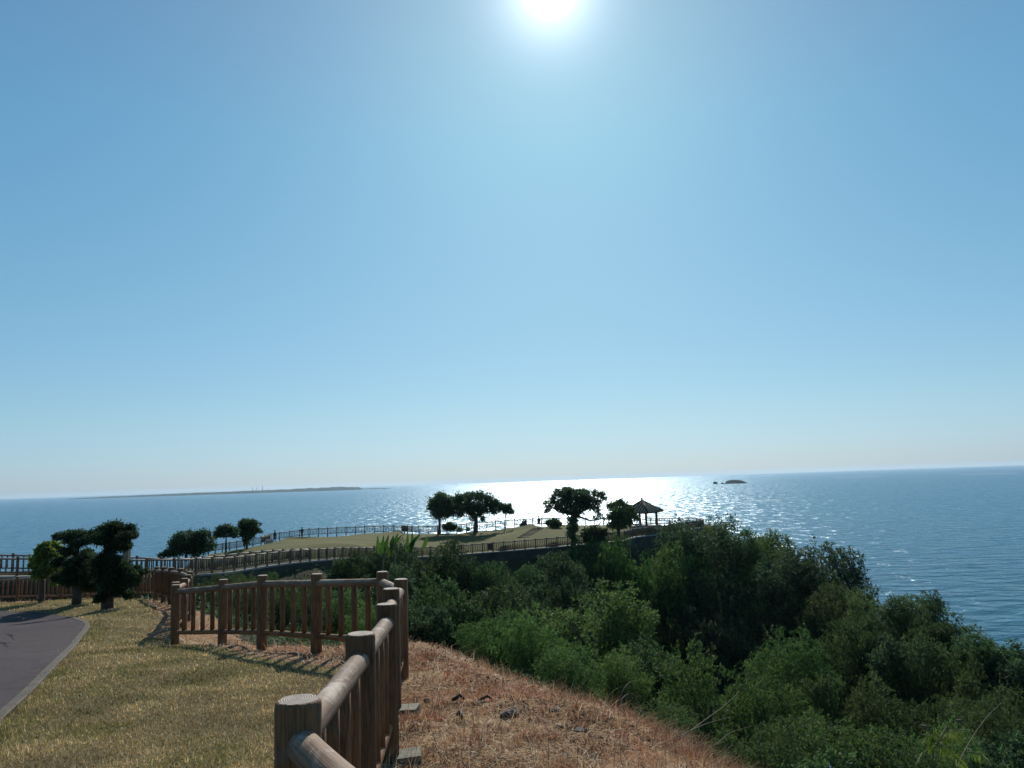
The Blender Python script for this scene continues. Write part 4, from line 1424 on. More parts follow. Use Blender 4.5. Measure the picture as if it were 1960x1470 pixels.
bench_block(1222, 1011, 104.8, 0.85, 'left concrete bench under the pavilion roof')
bench_block(1241, 1010, 104.2, 0.9, 'right concrete bench under the pavilion roof')
bench_block(516, 1042.5, 108, 1.0, 'pale stone bench at the left end of the headland lawn')
bench_block(447.5, 1053, 96, 0.7, 'small pale stone block bench between the umbrella tree and its rounder neighbour')

# steps up the mound
s0, s1 = P(1002, 1028.5, 99), P(1030, 1011.5, 106)
stp = empty('stone_steps', (s0[0], s0[1], tz(s0[0], s0[1])), math.atan2(s1[1] - s0[1], s1[0] - s0[0]) - math.pi / 2)
tag(stp, 'flight of log steps up the grassy mound on the headland', 'steps')
Lg = math.hypot(s1[0] - s0[0], s1[1] - s0[1])
for k in range(8):
    t = k / 7
    x, y = s0[0] + (s1[0] - s0[0]) * t, s0[1] + (s1[1] - s0[1]) * t
    mb = MB(); mb.box(0, 0, 0, 1.5, 0.2, 0.2)
    o = mb.build('step', M_STONE, stp)
    o.location = (0, Lg * t, tz(x, y) - stp.location.z - 0.03)
# pointed stone by the seaward fence
q = P(1003, 1005, 112)
mb = MB(); mb.tube([(0, 0, -0.2), (0.05, 0, 0.35), (0.12, 0.05, 0.6), (0.32, 0, 0.75), (0.36, 0, 1.0)], [0.7, 0.55, 0.3, 0.16, 0.04], 9, wob=0.15)
tag(mb.build('boulder', M_STONE, None, False, (q[0], q[1], tz(q[0], q[1]))), 'dark pointed boulder by the seaward fence left of the walker', 'boulder')


# ------------------------------------------------------------------ people
def mat_flat(name, c):
    return mat_simple(name, c, [x * 0.8 for x in c], 12, bump=0)


def person(px, py, d, h, label, shirt, legs, yaw=0.0, stride=0.12, arm=0.1):
    p = P(px, py, d)
    gz = tz(p[0], p[1])
    root = empty('person', (p[0], p[1], gz), yaw)
    tag(root, label, 'person')
    k = h / 1.7
    J = [(0, 0, .93, .14), (0, 0, 1.15, .13), (0, 0, 1.36, .15), (0, 0, 1.47, .06), (0, 0.01, 1.55, .085), (0, 0.01, 1.65, .08),
         (-.18, 0, 1.38, .055), (-.25, arm * .4, 1.12, .045), (-.24, arm + .05, .9, .035), (.18, 0, 1.38, .055), (.25, -arm * .4, 1.12, .045), (.24, -arm + .08, .9, .035),
         (-.09, 0, .88, .1), (-.1, stride * .6, .48, .065), (-.1, stride, .07, .045), (-.1, stride + .14, .03, .04), (.09, 0, .88, .1), (.1, -stride * .5, .48, .065), (.1, -stride, .07, .045), (.1, -stride + .14, .03, .04)]
    E = [(0, 1), (1, 2), (2, 3), (3, 4), (4, 5), (2, 6), (6, 7), (7, 8), (2, 9), (9, 10), (10, 11), (0, 12), (12, 13), (13, 14), (14, 15), (0, 16), (16, 17), (17, 18), (18, 19)]
    me = bpy.data.meshes.new('body')
    me.from_pydata([(x * k, y * k, z * k) for x, y, z, r in J], E, [])
    o = link('body', me, root)
    md = o.modifiers.new('skin', 'SKIN')
    if not me.skin_vertices:
        me.attributes  # layer is created with the modifier below
    bpy.context.view_layer.objects.active = o
    if not me.skin_vertices:
        bm_ = bmesh.new(); bm_.from_mesh(me); bm_.verts.layers.skin.verify(); bm_.to_mesh(me); bm_.free()
    for sv, (x, y, z, r) in zip(me.skin_vertices[0].data, J):
        sv.radius = (r * k, r * k)
    me.skin_vertices[0].data[0].use_root = True
    ss = o.modifiers.new('smooth', 'SUBSURF'); ss.levels = ss.render_levels = 1
    M = Mat('clothes')
    z = M.node('ShaderNodeSeparateXYZ', {0: M.node('ShaderNodeTexCoord').outputs['Object']}).outputs[2]
    M.set(Base_Color=M.ramp(M.math('DIVIDE', z, 1.8 * k), [(0.0, legs), (0.515, legs), (0.52, shirt), (0.83, shirt), (0.835, (0.30, 0.17, 0.11)), (1.0, (0.30, 0.17, 0.11))]), Roughness=0.8)
    me.materials.append(M.m)
    hm = MB()
    hm.lathe([(0.07 * k, 1.585 * k), (0.103 * k, 1.63 * k), (0.098 * k, 1.7 * k), (0.06 * k, 1.745 * k), (0.02 * k, 1.755 * k)], 10)
    hm.build('hair', M_CHAR, root, True, (0, -0.015 * k, 0))


person(1031.5, 1009.5, 107, 1.6, 'walker in reddish clothes at the top of the mound steps', (0.14, 0.05, 0.045), (0.09, 0.04, 0.04), 0.3, 0.18)
person(578, 1028, 116.5, 1.62, 'person in dark clothes standing at the seaward fence left of the lawn', (0.03, 0.035, 0.05), (0.02, 0.02, 0.03), 0.0, 0.04)
person(526, 1041.5, 109.3, 1.6, 'person in dark clothes standing beside the pale stone bench', (0.05, 0.04, 0.04), (0.03, 0.03, 0.035), 1.2, 0.08)


# ------------------------------------------------------------------ birds
def bird(px, py, d, span, label, yaw):
    p = at(px, py, d)
    root = empty('bird', p, yaw)
    tag(root, label, 'bird', 'distant birds')
    k = span
    mb = MB(); mb.tube([(-.22 * k, 0, 0), (-.1 * k, 0, .01 * k), (.08 * k, 0, .01 * k), (.2 * k, 0, .02 * k), (.27 * k, 0, .01 * k)], [.012 * k, .05 * k, .06 * k, .035 * k, .005 * k], 8)
    mb.build('body', M_BIRD, root, True)
    for s in (-1, 1):
        mb = MB()
        t = 0.012 * k
        pts = [(.1, .03, 0), (-.06, .03, 0), (-.04, .28, .09), (.1, .26, .1), (-.03, .5, .05), (.02, .5, .055)]
        up_ = [(x * k, y * s * k, z * k + t) for x, y, z in pts]; dn = [(x * k, y * s * k, z * k) for x, y, z in pts]
        mb.add(up_ + dn, [(0, 1, 2, 3), (3, 2, 4, 5), (9, 8, 7, 6), (11, 10, 8, 9), (0, 3, 9, 6), (3, 5, 11, 9), (1, 7, 8, 2), (2, 8, 10, 4), (4, 10, 11, 5)])
        mb.build('wing', M_BIRD, root)


bird(703, 807, 170, 0.75, 'tiny bird gliding in the lower sky left of the middle', 1.5)
bird(183.5, 878, 180, 0.6, 'tiny bird low in the sky over the far left sea', 0.6)

# ------------------------------------------------------------------ stones and charred wood on the bank
def rock(px, py, size, label, seed, flat=0.6, mat=None, name='stone'):
    p = hit(px, py)
    rnd = random.Random(seed)
    bm_ = bmesh.new()
    bmesh.ops.create_icosphere(bm_, subdivisions=2, radius=1)
    ax = (rnd.uniform(.8, 1.3), rnd.uniform(.7, 1.1), flat)
    ph = [rnd.uniform(0, 6) for _ in range(6)]
    for v_ in bm_.verts:
        c = v_.co
        k = 1 + 0.18 * math.sin(3.1 * c.x + ph[0]) * math.sin(2.7 * c.y + ph[1]) + 0.14 * math.sin(5 * c.z + ph[2] + 2 * c.x) + rnd.uniform(-.06, .06)
        v_.co = Vector((c.x * ax[0], c.y * ax[1], c.z * ax[2])) * (k * size * 0.68)
    me_ = bpy.data.meshes.new(name)
    bm_.to_mesh(me_); bm_.free()
    me_.materials.append(mat or M_STONE)
    o = link(name, me_, None, (p[0], p[1], p[2] - size * flat * 0.1))
    o.rotation_euler = (rnd.uniform(-.3, .3), rnd.uniform(-.3, .3), rnd.uniform(0, 6))
    tag(o, label, 'stone', 'stones on the brown bank')


rock(817, 1341, 0.045, 'small round stone on the bank nearest the fence', 1, 0.8)
rock(975, 1373, 0.10, 'dark jagged stone in the middle of the brown bank', 2, 0.9)
rock(1060, 1362, 0.10, 'long dark stone up the bank right of the jagged one', 3, 0.5)
rock(1068, 1396, 0.075, 'small stone between the long dark stone and the flat one', 4, 0.7)
rock(1110, 1401, 0.10, 'flat grey stone at the right of the brown bank', 5, 0.45)
rock(1092, 1452, 0.10, 'dark blocky stone near the bottom edge of the bank', 6, 0.55)
rock(905, 1324, 0.07, 'low flat stone sunk in rusty grass', 7, 0.35)
rock(1020, 1422, 0.07, 'low dark stone in pale straw near the bottom', 8, 0.4)


def log_piece(px0, py0, px1, py1, r, label, name='charred_branch'):
    a, b = Vector(hit(px0, py0)), Vector(hit(px1, py1))
    a.z += r * 0.8; b.z += r * 0.8
    mb = MB()
    random.seed(int(px0))
    mid = a.lerp(b, 0.5) + Vector((0, 0, 0.03))
    mb.tube([(0, 0, 0), tuple((mid - a) * 0.9), tuple(mid - a + Vector((0.01, 0.02, 0.01))), tuple(b - a)], [r * 0.8, r, r * 0.9, r * 0.5], 8, wob=0.18)
    o = mb.build(name, M_CHAR, None, True, a)
    tag(o, label, 'branch', 'dead wood on the brown bank')
    return a


log_piece(777, 1222, 810, 1217, 0.05, 'dark fallen branch just behind the fence corner post')
log_piece(866, 1345, 889, 1344, 0.022, 'short charred log on the bank below the rusty grass')
log_piece(915, 1347, 945, 1343, 0.015, 'thin charred stick right of the short charred log')
log_piece(876, 1372, 884, 1382, 0.02, 'small charred stub left of the jagged stone')
mb = MB(); mb.tube([(0, 0, -0.1), (0.01, 0, 0.05), (0.005, 0.01, 0.12)], [0.05, 0.045, 0.04], 9, wob=0.15)
q = hit(921, 1276)
tag(mb.build('stump', M_CHAR, None, True, q), 'small dark cut stump on the upper brown bank', 'stump', 'dead wood on the brown bank')

# twigs on the paved path
for (x0, y0, x1, y1, lab) in ((14, 1218, 28, 1228, 'thin fallen twig on the path, farther one'), (0, 1236, 16, 1243, 'thin fallen twig on the path, nearer one')):
    a, b = Vector(hit(x0, y0)), Vector(hit(x1, y1))
    mb = MB()
    z0 = Vector((0, 0, 0.05))
    mb.tube([z0, tuple((b - a) * 0.5 + z0 + Vector((0.03, 0.02, 0.015))), tuple(b - a + z0)], [0.008, 0.007, 0.004], 5)
    mb.tube([tuple((b - a) * 0.4 + z0), tuple((b - a) * 0.6 + z0 + Vector((0.02, 0.12, 0.01)))], [0.005, 0.003], 5)
    tag(mb.build('twig', M_CHAR, None, False, a), lab, 'twig', 'twigs on the path')


# ------------------------------------------------------------------ grass and straw
def vnoise(x, y, s, seed=0):
    """cheap smooth 2-D noise 0..1"""
    rng = np.random.default_rng(seed)
    T = rng.random((64, 64))
    u, v_ = x / s, y / s
    i, j = np.floor(u).astype(int), np.floor(v_).astype(int)
    f, g = u - i, v_ - j
    f, g = f * f * (3 - 2 * f), g * g * (3 - 2 * g)
    i, j = i % 64, j % 64
    i2, j2 = (i + 1) % 64, (j + 1) % 64
    return (T[i, j] * (1 - f) + T[i2, j] * f) * (1 - g) + (T[i, j2] * (1 - f) + T[i2, j2] * f) * g


def sample_ground(n, dmin, dmax, px0, px1, rng, power=1.0):
    """ground spots, thinning out with distance as density ~ 1/d^power"""
    u = rng.random(n)
    if power == 2:
        d = dmin * (dmax / dmin) ** u
    else:
        d = dmin + (dmax - dmin) * u
    x = (rng.uniform(px0, px1, n) - 980) / F * d
    return x, d


GX, GY = xs, ys


def gz_fast(x, y):
    """height of the built ground mesh (bilinear)"""
    i = np.clip(np.searchsorted(xs, x) - 1, 0, nx - 2)
    j = np.clip(np.searchsorted(ys, y) - 1, 0, ny - 2)
    f = (x - xs[i]) / (xs[i + 1] - xs[i]); g = (y - ys[j]) / (ys[j + 1] - ys[j])
    return (Z[j, i] * (1 - f) + Z[j, i + 1] * f) * (1 - g) + (Z[j + 1, i] * (1 - f) + Z[j + 1, i + 1] * f) * g + EYE


def blades(name, x, y, length, width, lean, col, mat, rng, segs=2, curl=0.5):
    n = len(x)
    z = gz_fast(x, y) - 0.004
    a = rng.uniform(0, 2 * np.pi, n)
    dirh = np.stack([np.cos(a), np.sin(a), np.zeros(n)], 1)
    side = np.stack([-np.sin(a), np.cos(a), np.zeros(n)], 1)
    # blade turned about its own axis a little
    base = np.stack([x, y, z], 1)
    L = length[:, None]; W = width[:, None]
    th = lean
    vs = []
    p = base.copy()
    cur = th.copy()
    rows = []
    for s in range(segs + 1):
        w = W * (1 - s / segs) * 0.5 if s else W * 0.5
        if s == segs:
            rows.append([p.copy()])
        else:
            rows.append([p - side * w, p + side * w])
        stepv = dirh * np.sin(cur)[:, None] + np.array([0, 0, 1.0]) * np.cos(cur)[:, None]
        p = p + stepv * (L / segs)
        p[:, 2] = np.maximum(p[:, 2], z + 0.006)
        cur = cur + curl * rng.uniform(0.3, 1.0, n)
    V_ = [q for r in rows for q in r]
    k = len(V_)
    Vv = np.stack(V_, 1).reshape(-1, 3)
    off = np.arange(n)[:, None] * k
    tris = []
    for s in range(segs):
        b0 = s * 2
        if s == segs - 1:
            tris.append(np.array([b0, b0 + 1, b0 + 2]))
        else:
            tris.append(np.array([b0, b0 + 1, b0 + 3])); tris.append(np.array([b0, b0 + 3, b0 + 2]))
    Fc = np.concatenate([off + t[None, :] for t in tris])
    cv = np.repeat(col, k, axis=0)
    return mesh_np(name, Vv, Fc, mat, False, cv)


rng = np.random.default_rng(3)
# lawn
x, y = sample_ground(420000, 2.2, 34, -60, 1000, rng, 2)
inl = seg_side(LAWN_EDGE, x, y) & ~seg_side(PATH_POLY, x + rng.normal(0, 0.07, len(x)), y + rng.normal(0, 0.07, len(x)))
x, y = x[inl], y[inl]
g = vnoise(x, y, 1.3, 1) * 0.6 + vnoise(x, y, 0.35, 2) * 0.4
kd = np.full(len(x), 9.0)
KL = kerb_line[(kerb_line[:, 1] > 0)]
for i in range(0, len(x), 20000):
    kd[i:i + 20000] = np.min(np.hypot(x[i:i + 20000, None] - KL[None, :, 0], y[i:i + 20000, None] - KL[None, :, 1]), axis=1)
near_kerb = np.clip(1 - kd / 0.5, 0, 1)
ok = (kd > 0.06) | (rng.random(len(kd)) < 0.45 * vnoise(x, y, 0.3, 31))
x, y, g, near_kerb = x[ok], y[ok], g[ok], near_kerb[ok]
n = len(x)
pal = np.array([(0.43, 0.335, 0.175), (0.33, 0.245, 0.115), (0.62, 0.52, 0.32), (0.24, 0.215, 0.078), (0.145, 0.16, 0.055)])
green = np.clip((g - 0.45) * 2.2 + near_kerb * 0.5 + np.clip((y - 14) / 14, 0, 1) * 0.25, 0.05, 0.9)
pick = rng.random(n)
isg = pick < green
ci = np.where(isg, np.where(rng.random(n) < 0.55, 3, 4), rng.choice(3, n, p=[0.5, 0.32, 0.18]))
col = pal[ci] * rng.uniform(0.5, 1.35, n)[:, None]
col *= (0.62 + 0.75 * vnoise(x, y, 0.5, 21) * (0.5 + vnoise(x, y, 0.16, 22)))[:, None]
length = rng.uniform(0.025, 0.06, n) * (1 + near_kerb * 0.6) * (1 + 0.3 * (rng.random(n) < 0.03))
width = np.maximum(0.0035, 0.0011 * y) * rng.uniform(0.7, 1.3, n)
lean = np.abs(rng.normal(0.75, 0.4, n))
lo = link('lawn_grass', blades('lawn_grass', x, y, length, width, lean, col, M_BLADE, rng, 2, 0.5))
tag(lo, 'short sun-bleached grass of the lawn', 'grass', kind='stuff')

# straw on the brown bank
x, y = sample_ground(420000, 2.4, 42, 0, 1560, rng, 2)
ind = seg_side(DRY, x, y) & ~seg_side(LAWN_EDGE, x, y)
x, y = x[ind], y[ind]
n = len(x)
h1 = vnoise(x, y, 0.9, 5); h2 = vnoise(x, y, 0.3, 6)
rust = (h1 * 0.65 + h2 * 0.35)
dens = vnoise(x + 3, y, 0.22, 8)
kp = rng.random(n) < (0.45 + 0.8 * dens)
x, y, rust = x[kp], y[kp], rust[kp]
n = len(x)
pal = np.array([(0.68, 0.50, 0.30), (0.56, 0.38, 0.21), (0.90, 0.79, 0.59), (0.53, 0.295, 0.165), (0.44, 0.215, 0.12), (0.13, 0.085, 0.055)])
rp = np.clip((rust - 0.45) * 3.5, 0.04, 0.8)
isr = rng.random(n) < rp
ci = np.where(isr, np.where(rng.random(n) < 0.6, 3, 4), rng.choice([0, 1, 2, 5], n, p=[0.34, 0.28, 0.13, 0.25]))
col = pal[ci] * rng.uniform(0.65, 1.25, n)[:, None]
big = rng.random(n) < 0.05
length = rng.uniform(0.05, 0.17, n) * np.where(big, 1.9, 1)
width = np.maximum(0.0028, 0.0009 * y) * rng.uniform(0.6, 1.4, n)
lean = np.where(big, rng.uniform(0.2, 1.3, n), np.abs(rng.normal(1.35, 0.28, n)))
so = link('dry_grass', blades('dry_grass', x, y, length, width, lean, col, M_STRAW, rng, 3, 0.55))
tag(so, 'cut dry straw and rusty dead grass covering the brown bank', 'grass', kind='stuff')

# tufts and heaps of cut straw lying on the bank
tx, ty = sample_ground(900, 2.6, 16, 640, 1500, rng, 2)
okt = seg_side(DRY, tx, ty) & ~seg_side(LAWN_EDGE, tx, ty)
tx, ty = tx[okt], ty[okt]
k = rng.integers(0, len(tx), 42000)
sp = rng.uniform(0.03, 0.09, len(tx))[k] * (0.6 + 0.1 * ty[k])
x = tx[k] + rng.normal(0, 1, len(k)) * sp
y = ty[k] + rng.normal(0, 1, len(k)) * sp
n = len(x)
tone = np.array([(0.42, 0.21, 0.115), (0.30, 0.135, 0.08), (0.52, 0.36, 0.20), (0.12, 0.08, 0.055)])[rng.choice(4, len(tx), p=[.28, .24, .25, .23])]
col = tone[k] * rng.uniform(0.55, 1.3, n)[:, None]
tag(link('straw_tufts', blades('straw_tufts', x, y, rng.uniform(0.05, 0.15, n), np.maximum(0.0028, 0.0009 * y) * rng.uniform(0.6, 1.3, n), np.abs(rng.normal(0.8, 0.4, n)), col, M_STRAW, rng, 3, 0.6)),
    'rusty tufts and heaps of dead grass scattered on the brown bank', 'grass', kind='stuff')

# leaf litter: broken flakes on the bank
x, y = sample_ground(34000, 2.4, 24, 500, 1560, rng, 2)
ind = seg_side(DRY, x, y) & ~seg_side(LAWN_EDGE, x, y) & (vnoise(x, y, 0.55, 9) > 0.58)
x, y = x[ind], y[ind]
n = len(x)
z = gz_fast(x, y)
a = rng.uniform(0, 6.28, n)
sz = rng.uniform(0.005, 0.017, n) * np.clip(y / 6, 0.8, 2)
t = np.stack([np.cos(a), np.sin(a), rng.normal(0, 0.45, n)], 1) * sz[:, None]
s = np.stack([-np.sin(a), np.cos(a), rng.normal(0, 0.45, n)], 1) * (sz * 0.6)[:, None]
base = np.stack([x, y, z + 0.015], 1)
Vv = np.stack([base - t, base + s, base + t, base - s * 0.8], 1).reshape(-1, 3)
pal = np.array([(0.06, 0.035, 0.024), (0.12, 0.065, 0.04), (0.03, 0.022, 0.018), (0.22, 0.14, 0.08)])
col = np.repeat(pal[rng.choice(4, n, p=[.4, .25, .2, .15])], 4, axis=0)
tag(link('leaf_litter', mesh_np('leaf_litter', Vv, np.arange(n * 4).reshape(-1, 4), M_STRAW, False, col)), 'dark broken leaf litter scattered on the brown bank', 'litter', kind='stuff')

# tall dead grass along the brow of the bank
brow = np.array([(-6.4, 18.5), (-3.4, 15.7), (-1.6, 13.7), (-0.2, 12.2), (0.6, 10.2), (1.15, 8.4), (1.55, 6.6), (1.85, 5.0), (2.0, 3.6), (2.1, 2.4)])
s_ = np.concatenate([[0], np.cumsum(np.linalg.norm(np.diff(brow, axis=0), axis=1))])
t = rng.uniform(0, s_[-1], 26000)
x = np.interp(t, s_, brow[:, 0]) + rng.normal(0.1, 0.33, len(t))
y = np.interp(t, s_, brow[:, 1]) + rng.normal(0.1, 0.33, len(t))
kp = rng.random(len(t)) < vnoise(x, y, 0.5, 12) ** 1.5 * 1.6
x, y = x[kp], y[kp]
n = len(x)
pal = np.array([(0.42, 0.26, 0.14), (0.33, 0.15, 0.09), (0.5, 0.38, 0.25), (0.18, 0.11, 0.07), (0.38, 0.20, 0.09)])
col = pal[rng.choice(5, n, p=[.25, .25, .15, .2, .15])] * rng.uniform(0.7, 1.2, n)[:, None]
bo = link('tall_dead_grass', blades('tall_dead_grass', x, y, rng.uniform(0.1, 0.34, n), np.maximum(0.003, 0.0009 * y), np.abs(rng.normal(0.55, 0.4, n)), col, M_STRAW, rng, 4, 0.45))
tag(bo, 'tall rusty dead grass along the brow of the bank', 'grass', kind='stuff')


def stem_arc(pts, r, name, label, mat):
    W = [Vector(p) for p in pts]
    # smooth
    out = []
    for i in range(len(W) - 1):
        p0, p1, p2, p3 = W[max(i - 1, 0)], W[i], W[i + 1], W[min(i + 2, len(W) - 1)]
        for k in range(5):
            t = k / 5
            out.append(0.5 * ((2 * p1) + (p2 - p0) * t + (2 * p0 - 5 * p1 + 4 * p2 - p3) * t * t + (3 * p1 - p0 - 3 * p2 + p3) * t ** 3))
    out.append(W[-1])
    mb = MB()
    L = out[0].copy()
    mb.tube([p - L for p in out], [r * 0.65 * (1 - 0.6 * i / len(out)) for i in range(len(out))], 5)
    o = mb.build(name, mat, None, True, L)
    tag(o, label, 'stem', 'dry stems on the bank')


M_DRYSTEM = mat_simple('dry_stem', (0.15, 0.11, 0.065), (0.09, 0.065, 0.04), 20)
stem_arc([at(1183, 1345, 7.2), at(1196, 1316, 7.3), at(1210, 1305, 7.4), at(1219, 1322, 7.4), at(1222, 1350, 7.3)], 0.008, 'dry_stem', 'bare dry stem bent into an arch above the bank edge', M_DRYSTEM)
stem_arc([at(1188, 1340, 7.0), at(1203, 1328, 7.1), at(1216, 1333, 7.1), at(1224, 1356, 7.0)], 0.007, 'dry_stem', 'lower arched dry stem under the taller arch', M_DRYSTEM)
stem_arc([at(1202, 1340, 7.0), at(1202, 1300, 7.2), at(1192, 1256, 7.4)], 0.005, 'dry_stem', 'thin upright bare stalk at the bank edge', M_DRYSTEM)
stem_arc([at(1300, 1415, 5.6), at(1340, 1385, 5.9), at(1385, 1352, 6.3), at(1416, 1323, 6.6)], 0.006, 'dry_stem', 'long thin stalk slanting right, the higher of two', M_DRYSTEM)
stem_arc([at(1300, 1410, 5.6), at(1345, 1388, 5.9), at(1398, 1372, 6.2)], 0.006, 'dry_stem', 'long thin stalk slanting right, the lower of two', M_DRYSTEM)
stem_arc([at(1365, 1430, 5.4), at(1400, 1402, 5.6), at(1440, 1390, 5.8)], 0.005, 'dry_stem', 'curved dry stalk near the bottom edge of the bank', M_DRYSTEM)
stem_arc([at(1830, 1472, 6.0), at(1845, 1440, 6.2), at(1865, 1405, 6.5), at(1893, 1368, 6.9), at(1917, 1345, 7.2)], 0.006, 'bare_stalk', 'long bare stalk rising to the right in the lower right corner', M_DRYSTEM)


# feathery fronds in the lower right
def frond_plant():
    b = at(1785, 1475, 6.0)
    root = empty('frond_plant', b)
    tag(root, 'drooping green feathery fronds on a thin stem at the lower right', 'plant')
    mb = MB()
    mb.tube([(0, 0, -2.2), (0, 0, 0), tuple(at(1786, 1435, 6.0) - b), tuple(at(1800, 1412, 6.05) - b), tuple(at(1812, 1390, 6.1) - b)], [0.012, 0.007, 0.006, 0.005, 0.003], 6)
    mb.build('stem', M_DRYSTEM, root, True)
    F_ = [[(1796, 1424), (1780, 1425), (1765, 1440), (1753, 1466)], [(1800, 1412), (1785, 1405), (1772, 1415), (1762, 1428)], [(1800, 1412), (1815, 1400), (1832, 1397), (1856, 1397)], [(1796, 1422), (1812, 1410), (1830, 1409), (1842, 1420)],
          [(1798, 1420), (1815, 1432), (1830, 1450), (1850, 1470)], [(1796, 1426), (1810, 1440), (1822, 1455), (1832, 1475)], [(1845, 1440), (1862, 1439), (1880, 1445), (1896, 1458)]]
    rnd = np.random.default_rng(4)
    for f in F_:
        pts = [at(px, py, 6.0 + 0.12 * i * rnd.uniform(-1, 1)) - b for i, (px, py) in enumerate(f)]
        K = np.array([p[:] for p in pts])
        s = np.linspace(0, 1, 28)
        ps = np.stack([np.interp(s, np.linspace(0, 1, len(K)), K[:, i]) for i in range(3)], 1)
        mb = MB(); mb.tube([tuple(p) for p in ps[::3]] + [tuple(ps[-1])], 0.003, 4)
        fo = mb.build('frond', M_LEAFSTEM, root, True)
        Vv = []
        for i in range(3, 28):
            tg = ps[min(i + 1, 27)] - ps[i - 1]; tg /= np.linalg.norm(tg)
            for sd in (-1, 1):
                out = np.cross(tg, [0, 1, 0]) * sd * 0.7 + np.array([0, rnd.uniform(-.6, .6), -0.5]) + tg * 0.5
                out /= np.linalg.norm(out)
                L = 0.085 * math.sin(math.pi * (0.12 + 0.82 * i / 28)) * rnd.uniform(0.8, 1.2)
                w = tg * 0.006
                p = ps[i]
                Vv += [p, p + out * L * 0.5 + w, p + out * L, p + out * L * 0.5 - w]
        Vv = np.array(Vv)
        link('leaflets', mesh_np('leaflets', Vv, np.arange(len(Vv)).reshape(-1, 4), M_LEAF, False, np.tile([(0.10, 0.15, 0.035)], (len(Vv), 1)) * rnd.uniform(0.8, 1.2, (len(Vv), 1))), fo)
    for (px, py), (qx, qy) in (((1812, 1390), (1843, 1378)), ((1800, 1412), (1762, 1387))):
        a, c = at(px, py, 6.1) - b, at(qx, qy, 6.1) - b
        mb = MB(); mb.tube([tuple(a), tuple(a.lerp(c, .6) + Vector((0, 0, .02))), tuple(a.lerp(c, .8)), tuple(c)], [0.003, 0.004, 0.016, 0.004], 5)
        mb.build('seed_head', M_DRYSTEM, root, True)


frond_plant()

# white-flowered bush at the bottom edge
b = at(1625, 1500, 8.5)
gz0 = tz(b.x, b.y)
rnd = random.Random(8)
cl = [(rnd.uniform(-.45, .5), rnd.uniform(-.4, .4), b.z - gz0 + rnd.uniform(-.5, .22), rnd.uniform(.1, .2)) for _ in range(24)]
fb = custom_tree('flowering_bush', 'bush', (b.x, b.y, gz0), cl, 2600, 0.06, 0.035, 'b', 'bush with small white flowers at the bottom edge, lower right', [(0, 0, -.2, .03), (0.02, 0, (b.z - gz0) * .5, .022), (0, 0.05, b.z - gz0 - .2, .012)], [], 30, None)
fm = MB()
for k in range(5):
    a = k * 2 * math.pi / 5
    fm.add([(0, 0, 0), (0.012 * math.cos(a - .5), 0.012 * math.sin(a - .5), .004), (0.024 * math.cos(a), 0.024 * math.sin(a), .008), (0.012 * math.cos(a + .5), 0.012 * math.sin(a + .5), .004)], [(0, 1, 2, 3)])
M_PETAL = mat_simple('petal', (0.78, 0.78, 0.74), (0.7, 0.7, 0.66), 30, bump=0)
fme = fm.mesh('flower', M_PETAL)
for k in range(16):
    c = rnd.choice(cl)
    d_ = Vector((rnd.gauss(0, 1), rnd.gauss(-.8, .8), rnd.gauss(.8, .6))).normalized()
    o = link('flower', fme, fb, Vector(c[:3]) + d_ * c[3] * 1.1)
    o.rotation_mode = 'QUATERNION'; o.rotation_quaternion = d_.to_track_quat('Z', 'Y')

# ------------------------------------------------------------------ shrubs on the dry bank under the walkway
under = [(400, 1100, 60, 45, 'o'), (450, 1098, 60, 46, 'o'), (500, 1092, 60, 48, 'f'), (560, 1088, 70, 48, 'o'), (620, 1085, 70, 50, 'b'), (590, 1108, 70, 38, 'o'), (650, 1110, 80, 36, 'f'), (480, 1112, 60, 36, 'o'), (390, 1118, 50, 33, 'o'), (540, 1118, 60, 32, 'o')]
names = ['at its left end', 'left of the walkway kink', 'below the walkway kink', 'under the straight part of the walkway', 'where the walkway meets the green bushes', 'just above the fourth near post', 'behind the right end of the near fence', 'above the third near post', 'behind the left corner of the near fence', 'seen over the middle of the near rail']
random.seed(5)
for (px, pt, w, d, f), nm in zip(under, names):
    wm = w / F * d
    p = at(px, pt, d)
    gz = tz(p.x, p.y)
    h = min(max(p.z - gz, 0.9), 2.6)
    grown('bush', 'bush', p.x, p.y, gz - 0.05, wm * 1.35, h, 'f' if f != 'b' else 'b', {'o': 1, 'f': 0, 'b': 1}[f], 'scrubby bush below the walkway, ' + nm, 'scrub below the walkway')

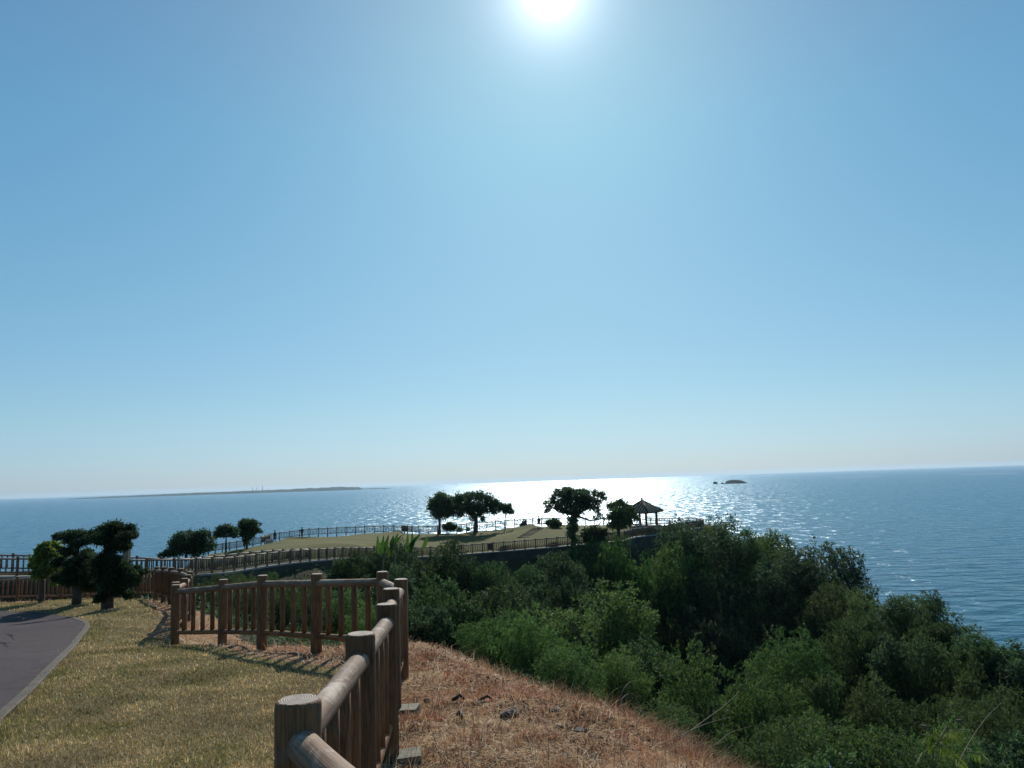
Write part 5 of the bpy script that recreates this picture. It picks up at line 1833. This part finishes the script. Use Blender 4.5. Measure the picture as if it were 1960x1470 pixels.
# ------------------------------------------------------------------ undergrowth covering the wooded slopes
x, y = sample_ground(150000, 6, 118, 250, 1990, rng, 2)
soil = ~seg_side(DRY, x, y) & ~seg_side(LAWN_EDGE, x, y) & ~seg_side(FARL, x, y)
hdx = np.array([p[:2] for p in fine(WK) + fine(HD) + fine(HD2)])
far_side = np.zeros(len(x), bool)
front_y = np.interp(x, hdx[np.argsort(hdx[:, 0]), 0], hdx[np.argsort(hdx[:, 0]), 1])
soil &= (y < front_y - 0.9) | (x > 31)
x, y = x[soil], y[soil]
n = len(x)
hgt = rng.uniform(0, 1, n) ** 1.5 * (0.25 + 0.012 * y) * (0.4 + vnoise(x, y, 3.0, 14))
base = np.stack([x, y, gz_fast(x, y) + hgt], 1)
L = (0.05 + 0.0026 * y) * rng.uniform(0.7, 1.4, n)
t = rng.normal(size=(n, 3)); t /= np.linalg.norm(t, axis=1)[:, None]
sd = np.cross(t, rng.normal(size=(n, 3))); sd /= np.linalg.norm(sd, axis=1)[:, None]
Vv = np.stack([base, base + t * L[:, None] * .5 + sd * L[:, None] * .25, base + t * L[:, None], base + t * L[:, None] * .5 - sd * L[:, None] * .25], 1).reshape(-1, 3)
pc = np.array(PAL['d'])
col = np.repeat(pc[rng.choice(4, n, p=[.4, .3, .2, .1])] * rng.uniform(.7, 1.3, (n, 1)), 4, 0)
tag(link('undergrowth', mesh_np('undergrowth', Vv, np.arange(n * 4).reshape(-1, 4), M_LEAF, False, col)), 'leafy undergrowth covering the slopes between the hillside trees', 'undergrowth', kind='stuff')

# ------------------------------------------------------------------ haze over the water
HZ = Mat('haze')
HZ.n.remove(HZ.b)
vol = HZ.node('ShaderNodeVolumePrincipled', {'Color': (0.62, 0.82, 1.0, 1), 'Density': 0.00004, 'Anisotropy': 0.3})
HZ.l.new(vol.outputs[0], HZ.out.inputs['Volume'])
mb = MB()
mb.box(0, 0, (95 - 9) / 2 , 57000, 57000, 95 + 9)
hz = mb.build('haze', HZ.m)
tag(hz, 'thin sea haze paling the far island and horizon', 'haze', kind='stuff')
